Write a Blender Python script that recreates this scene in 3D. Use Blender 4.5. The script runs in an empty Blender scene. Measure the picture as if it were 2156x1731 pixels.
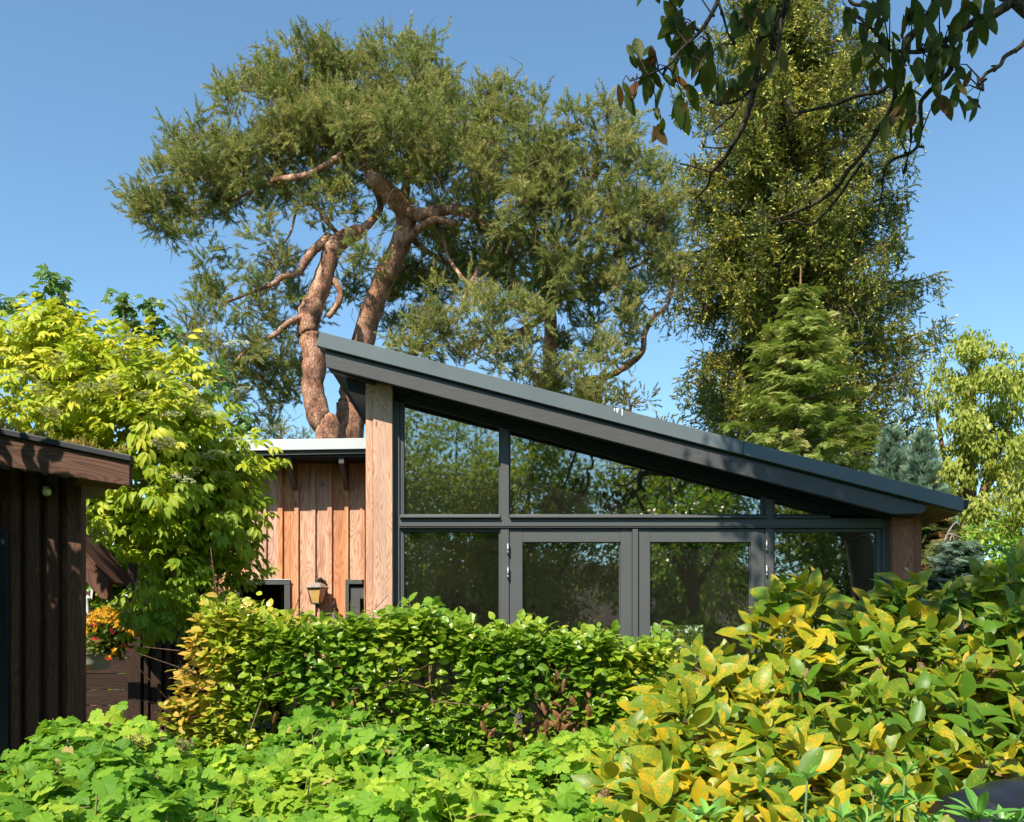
import bpy, math, random
import numpy as np
from mathutils import Vector
rad = math.radians
sc = bpy.context.scene
COL = sc.collection

# ------------------------------------------------------------------ camera, world, sun
cam_d = bpy.data.cameras.new('camera'); cam = bpy.data.objects.new('camera', cam_d); COL.objects.link(cam)
cam.location = (0, 0, 1.6); cam.rotation_euler = (rad(90), 0, 0)
cam_d.lens = 35; cam_d.sensor_width = 36; cam_d.sensor_fit = 'HORIZONTAL'
cam_d.shift_y = 514.5/2156; cam_d.clip_end = 2000; cam_d.clip_start = 0.05
sc.camera = cam
SUN_EL, SUN_AZ = 47.7, 30.0
w = bpy.data.worlds.new('World'); sc.world = w; w.use_nodes = True
nt = w.node_tree; bg = nt.nodes['Background']
sky = nt.nodes.new('ShaderNodeTexSky'); sky.sky_type = 'NISHITA'; sky.sun_disc = False
sky.sun_elevation = rad(SUN_EL); sky.sun_rotation = rad(180+SUN_AZ)
sky.air_density = 0.95; sky.dust_density = 0.1; sky.ozone_density = 2.4; sky.altitude = 50
tint = nt.nodes.new('ShaderNodeMix'); tint.data_type = 'RGBA'; tint.blend_type = 'MULTIPLY'; tint.inputs[0].default_value = 1
tint.inputs[7].default_value = (0.91, 1.085, 1.05, 1)
nt.links.new(sky.outputs[0], tint.inputs[6]); nt.links.new(tint.outputs[2], bg.inputs[0]); bg.inputs[1].default_value = 0.138
sl = bpy.data.lights.new('sun', 'SUN'); sl.energy = 5.0; sl.angle = rad(0.53); sl.color = (1, 0.93, 0.80)
so = bpy.data.objects.new('sun', sl); COL.objects.link(so)
SD = Vector((-math.sin(rad(SUN_AZ))*math.cos(rad(SUN_EL)), -math.cos(rad(SUN_AZ))*math.cos(rad(SUN_EL)), math.sin(rad(SUN_EL))))
so.rotation_euler = SD.to_track_quat('Z', 'Y').to_euler(); so.location = (0, -5, 20)
sc.view_settings.view_transform = 'Standard'; sc.view_settings.look = 'None'
sc.view_settings.exposure = 0.62; sc.view_settings.gamma = 1
sc.cycles.max_bounces = 8; sc.cycles.transparent_max_bounces = 12
sc.cycles.diffuse_bounces = 3; sc.cycles.glossy_bounces = 4; sc.cycles.transmission_bounces = 4
sc.cycles.caustics_reflective = False; sc.cycles.caustics_refractive = False

# ------------------------------------------------------------------ helpers
F = 2096.0
def X(px, Y): return (px-1078)/F*Y
def Z(py, Y): return 1.6+(1380-py)/F*Y
def P(px, py, Y): return np.array([X(px, Y), Y, Z(py, Y)])
def tag(o, label=None, cat=None, group=None, kind=None):
    if label: o['label'] = label
    if cat: o['category'] = cat
    if group: o['group'] = group
    if kind: o['kind'] = kind
    return o
def thing(name, loc, label, cat, group=None):
    o = bpy.data.objects.new(name, None); COL.objects.link(o); o.location = tuple(loc)
    o.empty_display_size = .2
    return tag(o, label, cat, group)
def link(o, parent):
    COL.objects.link(o)
    if parent is not None:
        o.parent = parent; o.location = -Vector(parent_world(parent))
def parent_world(p):
    v = Vector(p.location)
    while p.parent: p = p.parent; v = v+Vector(p.location)
    return v
def nrm(a):
    a = np.asarray(a, float); return a/np.maximum(np.linalg.norm(a, axis=-1, keepdims=True), 1e-9)

class MB:
    """collects solids; build() links ONE mesh object"""
    def __init__(s, seed=1):
        s.v=[]; s.f=[]; s.uv=[]; s.mi=[]; s.r=[]; s.sm=[]; s.rs=random.Random(seed)
    def add(s, vs, fs, grain=(0,0,1), mi=0, rnd=None, smooth=False):
        b=len(s.v); vs=[Vector(tuple(map(float,p))) for p in vs]; s.v+=vs
        g=Vector(grain).normalized(); ou=s.rs.uniform(0,50); ov=s.rs.uniform(0,50)
        r=s.rs.random() if rnd is None else rnd
        for f in fs:
            n=(vs[f[1]]-vs[f[0]]).cross(vs[f[2]]-vs[f[0]])
            h=n.cross(g)
            if h.length < 1e-3*max(n.length,1e-9): h=n.orthogonal()
            h=h.normalized() if h.length>0 else Vector((1,0,0))
            s.f.append([b+i for i in f]); s.mi.append(mi); s.r.append(r); s.sm.append(smooth)
            s.uv+= [(vs[i].dot(h)+ou, vs[i].dot(g)+ov) for i in f]
    def box(s,x0,x1,y0,y1,z0,z1,grain=None,mi=0,rnd=None):
        if grain is None:
            d=[abs(x1-x0),abs(y1-y0),abs(z1-z0)]; grain=[(1,0,0),(0,1,0),(0,0,1)][d.index(max(d))]
        vs=[(x0,y0,z0),(x1,y0,z0),(x1,y1,z0),(x0,y1,z0),(x0,y0,z1),(x1,y0,z1),(x1,y1,z1),(x0,y1,z1)]
        s.add(vs,[(0,1,5,4),(1,2,6,5),(2,3,7,6),(3,0,4,7),(4,5,6,7),(3,2,1,0)],grain,mi,rnd)
    def prism(s,pts,y0,y1,grain=(1,0,0),mi=0,rnd=None,dx=0.):
        """pts: (x,z) polygon, extruded y0..y1"""
        a=sum(pts[i][0]*pts[(i+1)%len(pts)][1]-pts[(i+1)%len(pts)][0]*pts[i][1] for i in range(len(pts)))
        if a<0: pts=pts[::-1]
        n=len(pts); vs=[(x,y0,z) for x,z in pts]+[(x+dx,y1,z) for x,z in pts]
        fs=[tuple(range(n)),tuple(range(2*n-1,n-1,-1))]+[(i+n,(i+1)%n+n,(i+1)%n,i) for i in range(n)]
        s.add(vs,fs,grain,mi,rnd)
    def tube(s,pts,rads,n=6,mi=0,cap=True,rnd=None,smooth=True):
        pts=[Vector(tuple(map(float,p))) for p in pts]; m=len(pts)
        if not hasattr(rads,'__len__'): rads=[rads]*m
        vs=[];u=None
        for i in range(m):
            t=(pts[min(i+1,m-1)]-pts[max(i-1,0)]); 
            if t.length<1e-9: t=Vector((0,0,1))
            t.normalize()
            u=t.orthogonal().normalized() if u is None else (u-t*u.dot(t))
            if u.length<1e-6: u=t.orthogonal()
            u.normalize(); w_=t.cross(u)
            for k in range(n):
                a=2*math.pi*k/n; vs.append(pts[i]+(u*math.cos(a)+w_*math.sin(a))*rads[i])
        fs=[(i*n+k,i*n+(k+1)%n,(i+1)*n+(k+1)%n,(i+1)*n+k) for i in range(m-1) for k in range(n)]
        if cap: fs+=[tuple(range(n-1,-1,-1)),tuple(range((m-1)*n,m*n))]
        s.add(vs,fs,(0,0,1),mi,rnd,smooth)
    def lathe(s,prof,c,n=16,mi=0,rot=0,smooth=True,rnd=None,axis='z'):
        vs=[]
        for r,z in prof:
            for k in range(n):
                a=2*math.pi*k/n+rot
                if axis=='z': vs.append((c[0]+r*math.cos(a),c[1]+r*math.sin(a),c[2]+z))
                elif axis=='y': vs.append((c[0]+r*math.cos(a),c[1]-z,c[2]+r*math.sin(a)))
                else: vs.append((c[0]+z,c[1]+r*math.cos(a),c[2]+r*math.sin(a)))
        m=len(prof)
        fs=[(i*n+k,i*n+(k+1)%n,(i+1)*n+(k+1)%n,(i+1)*n+k) for i in range(m-1) for k in range(n)]
        fs+=[tuple(range(n-1,-1,-1)),tuple(range((m-1)*n,m*n))]
        s.add(vs,fs,(0,0,1),mi,rnd,smooth)
    def build(s,name,mats,parent=None,bevel=0):
        if not isinstance(mats,(list,tuple)): mats=[mats]
        me=bpy.data.meshes.new(name); me.from_pydata(s.v,[],s.f)
        for m in mats: me.materials.append(m)
        me.polygons.foreach_set('material_index',s.mi); me.polygons.foreach_set('use_smooth',s.sm)
        ul=me.uv_layers.new(name='UVMap'); ul.data.foreach_set('uv',np.array(s.uv,np.float32).ravel())
        at=me.attributes.new('rnd','FLOAT','FACE'); at.data.foreach_set('value',np.array(s.r,np.float32))
        me.update()
        o=bpy.data.objects.new(name,me); link(o,parent)
        if bevel:
            b=o.modifiers.new('bevel','BEVEL'); b.width=bevel; b.segments=2; b.limit_method='ANGLE'
        return o

class LV:
    """mass of small template pieces in ONE mesh (numpy)"""
    def __init__(s): s.V=[];s.L=[];s.S=[];s.M=[];s.R=[];s.U=[];s.nv=0
    def inst(s,T,pos,D,N,sc_,rnd,mi=None):
        pos=np.asarray(pos,float); n=len(pos)
        if n==0: return
        D=nrm(D); N=np.asarray(N,float); N=N-D*np.sum(N*D,1,keepdims=True); N=nrm(N); A=np.cross(D,N)
        tv=T['v']; k=len(tv); sc_=np.broadcast_to(np.asarray(sc_,float),(n,))[:,None,None]
        W=pos[:,None,:]+sc_*(tv[None,:,0:1]*A[:,None,:]+tv[None,:,1:2]*D[:,None,:]+tv[None,:,2:3]*N[:,None,:])
        s.V.append(W.reshape(-1,3).astype(np.float32))
        s.L.append((T['l'][None,:]+(s.nv+np.arange(n)*k)[:,None]).ravel()); s.nv+=n*k
        s.S.append(np.tile(T['s'],n)); s.M.append(np.tile(T['m'] if mi is None else np.full_like(T['m'],mi),n))
        s.R.append(np.repeat(np.broadcast_to(np.asarray(rnd,float),(n,)),len(T['s'])))
        off=(np.arange(n)*0.37)%7.0
        u=tv[T['l']][:,:2]; s.U.append((u[None]+np.stack([off*1.7,off],1)[:,None,:]).reshape(-1,2))
    def build(s,name,mats,parent=None,smooth=False):
        if not isinstance(mats,(list,tuple)): mats=[mats]
        V=np.concatenate(s.V);L=np.concatenate(s.L).astype(np.int32);S=np.concatenate(s.S).astype(np.int32)
        me=bpy.data.meshes.new(name); me.vertices.add(len(V)); me.vertices.foreach_set('co',V.ravel())
        me.loops.add(len(L)); me.loops.foreach_set('vertex_index',L)
        me.polygons.add(len(S)); st=np.concatenate([[0],np.cumsum(S)[:-1]]).astype(np.int32)
        me.polygons.foreach_set('loop_start',st)
        for m in mats: me.materials.append(m)
        me.polygons.foreach_set('material_index',np.concatenate(s.M).astype(np.int32))
        me.polygons.foreach_set('use_smooth',np.full(len(S),smooth))
        at=me.attributes.new('rnd','FLOAT','FACE'); at.data.foreach_set('value',np.concatenate(s.R).astype(np.float32))
        ul=me.uv_layers.new(name='UVMap'); ul.data.foreach_set('uv',np.concatenate(s.U).astype(np.float32).ravel())
        me.update(calc_edges=True)
        o=bpy.data.objects.new(name,me); link(o,parent); return o

# ------------------------------------------------------------------ leaf templates (x width, y length, z normal)
def mkT(v,f,m=None):
    return dict(v=np.array(v,float),l=np.array([i for q in f for i in q]),s=np.array([len(q) for q in f]),
                m=np.array(m if m is not None else [0]*len(f)))
def joinT(ts):
    v=[];f=[];m=[];b=0
    for t in ts:
        v.append(t['v']); i=0
        for k,mm in zip(t['s'],t['m']): f.append([int(j)+b for j in t['l'][i:i+k]]); m.append(int(mm)); i+=k
        b+=len(t['v'])
    return mkT(np.concatenate(v),f,m)
def xfT(t,sc_=1,rz=0,rx=0,off=(0,0,0),m=None):
    v=t['v']*sc_; c,s_=math.cos(rx),math.sin(rx)
    v=np.stack([v[:,0],v[:,1]*c-v[:,2]*s_,v[:,1]*s_+v[:,2]*c],1)
    c,s_=math.cos(rz),math.sin(rz)
    v=np.stack([v[:,0]*c-v[:,1]*s_,v[:,0]*s_+v[:,1]*c,v[:,2]],1)+np.array(off)
    r=dict(t); r['v']=v
    if m is not None: r['m']=np.full_like(t['m'],m)
    return r
def leafT(ns=5,w_=.25,p=1.0,fold=.35,curl=.3,wave=0,tipp=.8,stem=0,seed=0):
    rs=random.Random(seed); v=[];f=[]
    y0=stem
    v.append((0,y0,0)); prev=None
    for i in range(1,ns):
        t=i/ns; ww=w_*math.sin(math.pi*t**p)**tipp
        y=y0+t*(1-y0); z=-curl*t*t
        a=len(v); v+= [(-ww,y,z+fold*ww+rs.uniform(-wave,wave)),(0,y,z),(ww,y,z+fold*ww+rs.uniform(-wave,wave))]
        if prev is None: f+=[(0,a+1,a),(0,a+2,a+1)]
        else: f+=[(prev,prev+1,a+1,a),(prev+1,prev+2,a+2,a+1)]
        prev=a
    v.append((0,1,-curl)); e=len(v)-1; f+=[(prev,prev+1,e),(prev+1,prev+2,e)]
    return mkT(v,f)
def stemT(L=1.,r=.02,m=1,droop=0):
    return mkT([(-r,-L,droop),(r,-L,droop),(0,-L,droop+1.7*r),(-r,.03,0),(r,.03,0),(0,.03,1.7*r)],
               [(0,1,4,3),(1,2,5,4),(2,0,3,5)],[m]*3)
def lobeT(half,cen=(0,.38),cup=.12,seed=0):
    rs=random.Random(seed)
    out=list(half)+[(-x,y) for x,y in half[::-1] if abs(x)>1e-6]
    v=[(cen[0],cen[1],0)]
    for x,y in out:
        r=math.hypot(x-cen[0],y-cen[1]); v.append((x,y,-cup*r*r*3+rs.uniform(-.035,.035)+.12*abs(x)))
    n=len(out); f=[(0,1+(i+1)%n,1+i) for i in range(n)]
    return mkT(v,f)
T_quad=mkT([(0,0,0),(-.28,.45,.05),(0,1,-.1),(.28,.45,.05)],[(0,3,2,1)])
T_lance=leafT(3,.17,.9,.3,.35)
T_small=leafT(3,.3,.9,.3,.25)
T_beech=[leafT(5,.33,.85,.22,.18,.03,.75,0,i) for i in range(4)]
T_elderleaf=leafT(4,.21,.95,.3,.35,.01,.85)
T_elder=joinT([xfT(T_elderleaf,.55,0,-.35,(0,.55,0))]+[xfT(T_elderleaf,.5,s_*a,-.45,(0,y,0)) for s_ in (1,-1) for a,y in ((.95,.3),(.75,.56))]+[stemT(.01,.01,1)])
T_maple=lobeT([(0,0),(.12,-.03),(.36,-.02),(.26,.12),(.55,.2),(.48,.3),(.3,.34),(.36,.5),(.3,.62),(.14,.6),(.12,.8),(0,1)],(0,.3))
CUR=[(0,0),(.14,-.09),(.3,-.08),(.38,.0),(.5,.06),(.52,.2),(.42,.27),(.55,.38),(.56,.5),(.47,.56),(.46,.66),(.34,.68),(.26,.62),(.26,.76),(.16,.84),(.12,.94),(0,1)]
T_cur=[joinT([lobeT(CUR,(0,.3),c,i),stemT(.35,.014,1,-1.)]) for i,c in enumerate((.12,.2,.05))]
T_curl=[lobeT(CUR,(0,.3),c,i+5) for i,c in enumerate((.12,.22,.05))]
T_auc=[joinT([leafT(6,.25,.88,.35,c,.02,.8,.12,i),stemT(.0,.012,0)]) for i,c in enumerate((.1,.3,.5))]
T_dead=[leafT(5,.2,.9,-.5,c,.06,.8,0,i+9) for i,c in enumerate((.5,.9))]
T_rhodo=leafT(5,.14,1.25,.3,.25,0,.8)
T_wal=[leafT(6,.2,.95,.25,c,.012,.75,0,i) for i,c in enumerate((.1,.25,-.1))]
def tuftT(n=20,seed=0,ln=.55,wd=.035,cone=(.5,1.0),candle=True):
    rs=random.Random(seed); v=[];f=[];m=[]
    for i in range(n):
        t=i/n; a=i*2.4+rs.uniform(-.3,.3); c=rs.uniform(*cone)*(1.15-.75*t); y0=.05+.85*t
        d=Vector((math.sin(c)*math.cos(a),math.cos(c),math.sin(c)*math.sin(a)))
        q=d.cross(Vector((rs.uniform(-1,1),rs.uniform(-1,1),rs.uniform(-1,1)))).normalized()*wd
        b=Vector((0,y0,0)); k=len(v); tip=b+d*ln*rs.uniform(.75,1.1); v+=[b-q,b+q,tip]; f.append((k,k+1,k+2)); m.append(0)
    if candle:
        k=len(v); v+=[(-.03,.85,0),(.03,.85,0),(0,.85,.05),(0,1.35,0)]; f+=[(k,k+1,k+3),(k+1,k+2,k+3),(k+2,k,k+3)]; m+=[1]*3
    k=len(v); v+=[(-.014,-.3,0),(.014,-.3,0),(0,1,.01)]; f.append((k,k+1,k+2)); m.append(2)
    return mkT([tuple(p) for p in v],f,m)
T_pine=[tuftT(17,i,.55,.05,(.6,1.25),candle=(i!=3)) for i in range(4)]
def budT(y=1.0,s_=.16,m=1):
    return mkT([(0,y-s_*.3,0),(s_*.5,y+s_*.5,0),(0,y+s_*.5,s_*.5),(-s_*.5,y+s_*.5,0),(0,y+s_*.5,-s_*.5),(0,y+s_*1.6,0)],
      [(0,1,2),(0,2,3),(0,3,4),(0,4,1),(5,2,1),(5,3,2),(5,4,3),(5,1,4)],[m]*8)
T_spr=[tuftT(14,i+20,.34,.06,(.5,.9),False) for i in range(3)]
T_sprY=[joinT([tuftT(12,i+30,.34,.06,(.5,.9),False),budT(1.0,.22)]) for i in range(2)]
def frondT(n=7,seed=0):
    rs=random.Random(seed); v=[];f=[]
    def blade(b,d,l,wd):
        k=len(v); p=Vector((-d.y,d.x,0))*wd; mid=b+d*l*.5; v.extend([tuple(b),tuple(mid+p+Vector((0,0,-.03*l))),tuple(b+d*l+Vector((0,0,-.18*l))),tuple(mid-p)]); f.append((k,k+3,k+2,k+1))
    for i in range(n):
        t=i/n; b=Vector((0,t*.85,-.22*t*t)); L=.5*(1-.65*t)*rs.uniform(.8,1.1)
        for s_ in (1,-1):
            a=rad(48)*s_; d=Vector((math.sin(a),math.cos(a),0)); blade(b,d,L,.032+.02*(1-t))
            if i<n-2:
                for q in (.35,.65): 
                    d2=Vector((math.sin(a*.35),math.cos(a*.35),0)); blade(b+d*L*q,d2,L*.42,.03)
    blade(Vector((0,0,0)),Vector((0,1,0)),.5,.02); blade(Vector((0,.5,-.06)),Vector((0,1,-.2)).normalized(),.5,.03)
    return mkT(v,f)
T_frond=[frondT(6,i) for i in range(3)]

# ------------------------------------------------------------------ materials
def lin(h):
    h=h.lstrip('#'); c=[int(h[i:i+2],16)/255 for i in (0,2,4)]
    return tuple(((x+.055)/1.055)**2.4 if x>.04045 else x/12.92 for x in c)+(1,)
class NT:
    def __init__(s,name):
        s.m=bpy.data.materials.new(name); s.m.use_nodes=True; s.t=s.m.node_tree; s.t.nodes.clear()
        s.out=s.t.nodes.new('ShaderNodeOutputMaterial')
    def n(s,ty,ins=None,**kw):
        nd=s.t.nodes.new('ShaderNode'+ty)
        for k,v in kw.items(): setattr(nd,k,v)
        for k,v in (ins or {}).items():
            if hasattr(v,'links') or isinstance(v,bpy.types.NodeSocket): s.t.links.new(v,nd.inputs[k])
            else: nd.inputs[k].default_value=v
        return nd
    def ramp(s,fac,stops,interp='LINEAR'):
        if len(stops)==1: stops=[(0,stops[0][1]),(1,stops[0][1])]
        r=s.n('ValToRGB',{0:fac}); r.color_ramp.interpolation=interp; e=r.color_ramp.elements
        while len(e)<len(stops): e.new(.5)
        for q,(p_,c_) in zip(e,stops): q.position=p_; q.color=c_ if len(c_)==4 else (*c_,1)
        return r.outputs[0]
    def mix(s,f,a,b,bt='MIX'):
        m=s.n('Mix',{0:f,6:a,7:b},data_type='RGBA',blend_type=bt); return m.outputs[2]
    def math(s,op,a,b=0.0,c=0.0): return s.n('Math',{0:a,1:b,2:c},operation=op).outputs[0]
    def fin(s,sh): s.t.links.new(sh,s.out.inputs[0]); return s.m
def rndA(t): return t.n('Attribute',attribute_name='rnd').outputs['Fac']
def m_leaf(name,stops,trans=.35,rough=.5,spec=.35,tcol=None,blotch=None,noise=.25):
    t=NT(name); r=rndA(t); col=t.ramp(r,stops)
    if blotch:
        uv=t.n('UVMap').outputs[0]
        n1=t.n('TexNoise',{'Vector':uv,'Scale':22.0,'Detail':4.0,'Roughness':.7}).outputs[0]
        n2=t.n('TexNoise',{'Vector':uv,'Scale':4.0,'Detail':1.0}).outputs[0]
        v=t.math('ADD',t.math('ADD',n1,t.math('MULTIPLY',n2,.5)),t.math('MULTIPLY',r,.26))
        fac=t.ramp(v,[(.87,(0,0,0)),(1.02,(1,1,1))]); col=t.mix(fac,col,blotch)
    g=t.n('NewGeometry').outputs['Position']
    nz=t.n('TexNoise',{'Vector':g,'Scale':1.3,'Detail':2.0}).outputs[0]
    h=t.n('HueSaturation',{'Hue':.5,'Saturation':1.0,'Value':t.math('ADD',t.math('MULTIPLY',nz,2*noise),1-noise),'Color':col})
    c=h.outputs[0]
    b=t.n('BsdfPrincipled',{'Base Color':c,'Roughness':rough,'Specular IOR Level':spec}).outputs[0]
    tc=t.mix(.5,c,tcol or (.35,.45,.03,1)) if trans>0 else c
    tr=t.n('BsdfTranslucent',{'Color':tc}).outputs[0]
    return t.fin(t.n('MixShader',{0:trans,1:b,2:tr}).outputs[0])
def m_bark(name,a,b,c,scale=6,stretch=.3):
    t=NT(name); co=t.n('TexCoord').outputs['Object']
    mp=t.n('Mapping',{'Vector':co,'Scale':(1,1,stretch)}).outputs[0]
    n1=t.n('TexNoise',{'Vector':mp,'Scale':float(scale),'Detail':4.0,'Roughness':.65}).outputs[0]
    n2=t.n('TexVoronoi',{'Vector':mp,'Scale':scale*4.0},feature='DISTANCE_TO_EDGE').outputs[0]
    col=t.ramp(n1,[(.32,a),(.5,b),(.66,c)])
    crack=t.ramp(n2,[(.0,(.3,.25,.25)),(.12,(1,1,1))]); col=t.mix(.75,col,crack,'MULTIPLY')
    hgt=t.math('ADD',t.math('MINIMUM',n2,.12),t.math('MULTIPLY',n1,.15))
    bp=t.n('Bump',{'Strength':.8,'Distance':.04,'Height':hgt}).outputs[0]
    return t.fin(t.n('BsdfPrincipled',{'Base Color':col,'Roughness':.85,'Specular IOR Level':.2,'Normal':bp}).outputs[0])
def m_wood(name,lights,darks,rings=13.,weather=.15,rough=.75,kn=1.0):
    """plain-sawn boards: contour lines of a stretched noise give cathedral grain"""
    t=NT(name); uv=t.n('UVMap').outputs[0]; r=rndA(t)
    mp=t.n('Mapping',{'Vector':uv,'Scale':(12*kn,1.1,1)}).outputs[0]
    n=t.n('TexNoise',{'Vector':mp,'Scale':1.0,'Detail':1.6,'Roughness':.42,'Distortion':.55}).outputs[0]
    kv=t.n('TexVoronoi',{'Vector':t.n('Mapping',{'Vector':uv,'Scale':(6.5,1.7,1)}).outputs[0],'Scale':1.0,'Randomness':1.0}).outputs['Distance']
    kk=t.math('MAXIMUM',t.math('SUBTRACT',.42,kv),0.); n=t.math('ADD',n,t.math('MULTIPLY',t.math('MULTIPLY',kk,kk),2.2))
    knot=t.ramp(kv,[(.035,(.35,.25,.2)),(.08,(1,1,1))])
    pp=t.math('PINGPONG',t.math('MULTIPLY',n,rings),.5)
    ring=t.ramp(pp,[(.0,(0,0,0)),(.28,(.35,.35,.35)),(.5,(1,1,1))])
    fine=t.n('TexNoise',{'Vector':t.n('Mapping',{'Vector':uv,'Scale':(170,4,1)}).outputs[0],'Scale':1.0,'Detail':2.0}).outputs[0]
    big=t.n('TexNoise',{'Vector':t.n('Mapping',{'Vector':uv,'Scale':(5,.8,1)}).outputs[0],'Scale':1.0,'Detail':2.0}).outputs[0]
    la=t.ramp(r,[(i/(max(1,len(lights)-1)),c) for i,c in enumerate(lights)])
    da=t.ramp(r,[(i/(max(1,len(darks)-1)),c) for i,c in enumerate(darks)])
    col=t.mix(1.,t.mix(t.math('MULTIPLY',ring,.68),la,da),knot,'MULTIPLY')
    col=t.mix(.5,col,t.ramp(fine,[(.3,(.7,.7,.7)),(.65,(1.1,1.1,1.1))]),'MULTIPLY')
    col=t.mix(.8,col,t.ramp(big,[(.3,(1-weather*1.6,)*3),(.7,(1+weather,)*3)]),'MULTIPLY')
    bp=t.n('Bump',{'Strength':.25,'Distance':.004,'Height':t.math('ADD',ring,fine)}).outputs[0]
    return t.fin(t.n('BsdfPrincipled',{'Base Color':col,'Roughness':rough,'Specular IOR Level':.25,'Normal':bp}).outputs[0])
def m_paint(name,c,rough=.45,spec=.5,var=.12,scale=3.,bump=.0,metal=0.,streak=False):
    t=NT(name); co=t.n('TexCoord').outputs['Object']
    v=t.n('Mapping',{'Vector':co,'Scale':(1,1,8) if streak else (1,1,1)}).outputs[0]
    n=t.n('TexNoise',{'Vector':v,'Scale':float(scale),'Detail':5.0,'Roughness':.65}).outputs[0]
    col=t.mix(1.,c,t.ramp(n,[(.3,(1-var,)*3),(.7,(1+var,)*3)]),'MULTIPLY')
    ins={'Base Color':col,'Roughness':t.math('ADD',t.math('MULTIPLY',n,.2),rough-.1),'Specular IOR Level':spec,'Metallic':metal}
    if bump: ins['Normal']=t.n('Bump',{'Strength':.5,'Distance':bump,'Height':n}).outputs[0]
    return t.fin(t.n('BsdfPrincipled',ins).outputs[0])
def m_glass(name,tint=(.72,.76,.7,1),base=.10,haze=.0):
    t=NT(name); fr=t.n('Fresnel',{'IOR':1.5}).outputs[0]
    co=t.n('TexCoord').outputs['Object']
    nz=t.n('TexNoise',{'Vector':co,'Scale':1.1,'Detail':1.0}).outputs[0]
    bp=t.n('Bump',{'Strength':.12,'Distance':.02,'Height':nz}).outputs[0]
    g=t.n('BsdfGlossy',{'Color':(1,1,1,1),'Roughness':.015,'Normal':bp}).outputs[0]
    tr=t.n('BsdfTransparent',{'Color':tint}).outputs[0]
    haze_bsdf=t.n('BsdfDiffuse',{'Color':(.62,.55,.42,1)}).outputs[0]; n3=t.n('TexNoise',{'Vector':co,'Scale':2.5,'Detail':5.0,'Roughness':.7}).outputs[0]  # thin pale haze mixed into the panes to lift their darkness
    m1=t.n('MixShader',{0:t.math('MULTIPLY',n3,haze*2),1:tr,2:haze_bsdf}).outputs[0]
    return t.fin(t.n('MixShader',{0:t.math('ADD',t.math('MULTIPLY',fr,1.6),base),1:m1,2:g}).outputs[0])

M={}
M['pine']=m_leaf('pine_needles',[(0,(.10,.155,.035)),(.5,(.25,.30,.07)),(1,(.56,.48,.16))],.28,.55,.3,(.3,.35,.05,1))
M['candle']=m_leaf('pine_shoots',[(0,(.50,.38,.16)),(1,(.58,.30,.14))],0,.6,.2)
M['twig']=m_bark('twig_bark',(.14,.08,.05,1),(.28,.16,.10,1),(.40,.25,.17,1),30)
M['pinebark']=m_bark('scots_pine_bark',(.11,.065,.05,1),(.42,.20,.12,1),(.66,.40,.27,1),7.5,.55)
M['darkbark']=m_bark('dark_bark',(.035,.028,.02,1),(.07,.052,.035,1),(.12,.095,.05,1),12)
M['spruce']=m_leaf('spruce_needles',[(0,(.035,.07,.010)),(.5,(.15,.18,.02)),(1,(.52,.46,.05))],.15,.5,.35,(.3,.32,.03,1))
M['sprucetip']=m_leaf('spruce_new_tips',[(0,(.70,.62,.12)),(1,(.85,.78,.28))],.2,.6,.2)
M['cyp']=m_leaf('cypress_fronds',[(0,(.14,.22,.035)),(.5,(.36,.44,.09)),(.8,(.54,.52,.18)),(1,(.62,.30,.15))],.3,.55,.3)
M['cypblue']=m_leaf('blue_conifer',[(0,(.10,.18,.11)),(.8,(.26,.37,.25)),(1,(.45,.38,.22))],.15,.55,.3)
M['cypbrown']=m_leaf('browning_conifer',[(0,(.08,.14,.03)),(.5,(.20,.22,.07)),(.7,(.34,.16,.06)),(1,(.40,.22,.09))],.2,.6,.2)
M['gold']=m_leaf('golden_yew',[(0,(.05,.08,.01)),(.5,(.16,.16,.015)),(1,(.36,.22,.03))],.2,.5,.3)
M['willow']=m_leaf('weeping_leaves',[(0,(.16,.22,.02)),(.6,(.42,.46,.07)),(1,(.62,.60,.20))],.35,.5,.3)
M['elder']=m_leaf('golden_elder',[(0,(.16,.30,.02)),(.5,(.42,.50,.025)),(.8,(.64,.60,.04)),(1,(.78,.60,.06))],.4,.5,.4,(.5,.6,.03,1))
M['flower']=m_leaf('cream_umbels',[(0,(.55,.55,.28)),(.7,(.75,.70,.45)),(1,(.85,.80,.70))],.2,.8,.1,(.7,.7,.4,1))
M['maple']=m_leaf('maple_leaves',[(0,(.06,.15,.03)),(.9,(.14,.26,.04)),(1,(.40,.28,.07))],.3,.4,.5)
M['beech']=m_leaf('beech_leaves',[(0,(.07,.19,.02)),(.5,(.21,.36,.025)),(.8,(.46,.50,.04)),(1,(.70,.42,.08))],.35,.32,.5,(.35,.6,.03,1))
M['beechold']=m_leaf('dry_beech_leaves',[(0,(.16,.07,.03)),(1,(.42,.20,.09))],.3,.6,.3,(.5,.2,.05,1))
M['currant']=m_leaf('currant_leaves',[(0,(.11,.26,.02)),(.5,(.22,.40,.03)),(.97,(.44,.55,.05)),(1,(.50,.36,.12))],.4,.55,.25,(.4,.65,.04,1))
M['stemred']=m_paint('young_stems',(.30,.26,.11,1),.6,.3)
M['aucuba']=m_leaf('spotted_laurel',[(0,(.10,.22,.015)),(1,(.38,.44,.03))],.34,.42,.4,(.35,.4,.02,1),blotch=(.68,.42,.015,1),noise=.2)
M['aucdead']=m_leaf('withered_laurel',[(0,(.24,.13,.06)),(.5,(.5,.34,.16)),(1,(.62,.48,.30))],.2,.5,.4,(.5,.35,.1,1),blotch=(.14,.07,.03,1),noise=.3)
M['aucstem']=m_paint('laurel_stems',(.10,.18,.04,1),.5,.4)
M['rhodo']=m_leaf('azalea_leaves',[(0,(.07,.24,.03)),(1,(.25,.50,.08))],.3,.35,.5)
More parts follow.
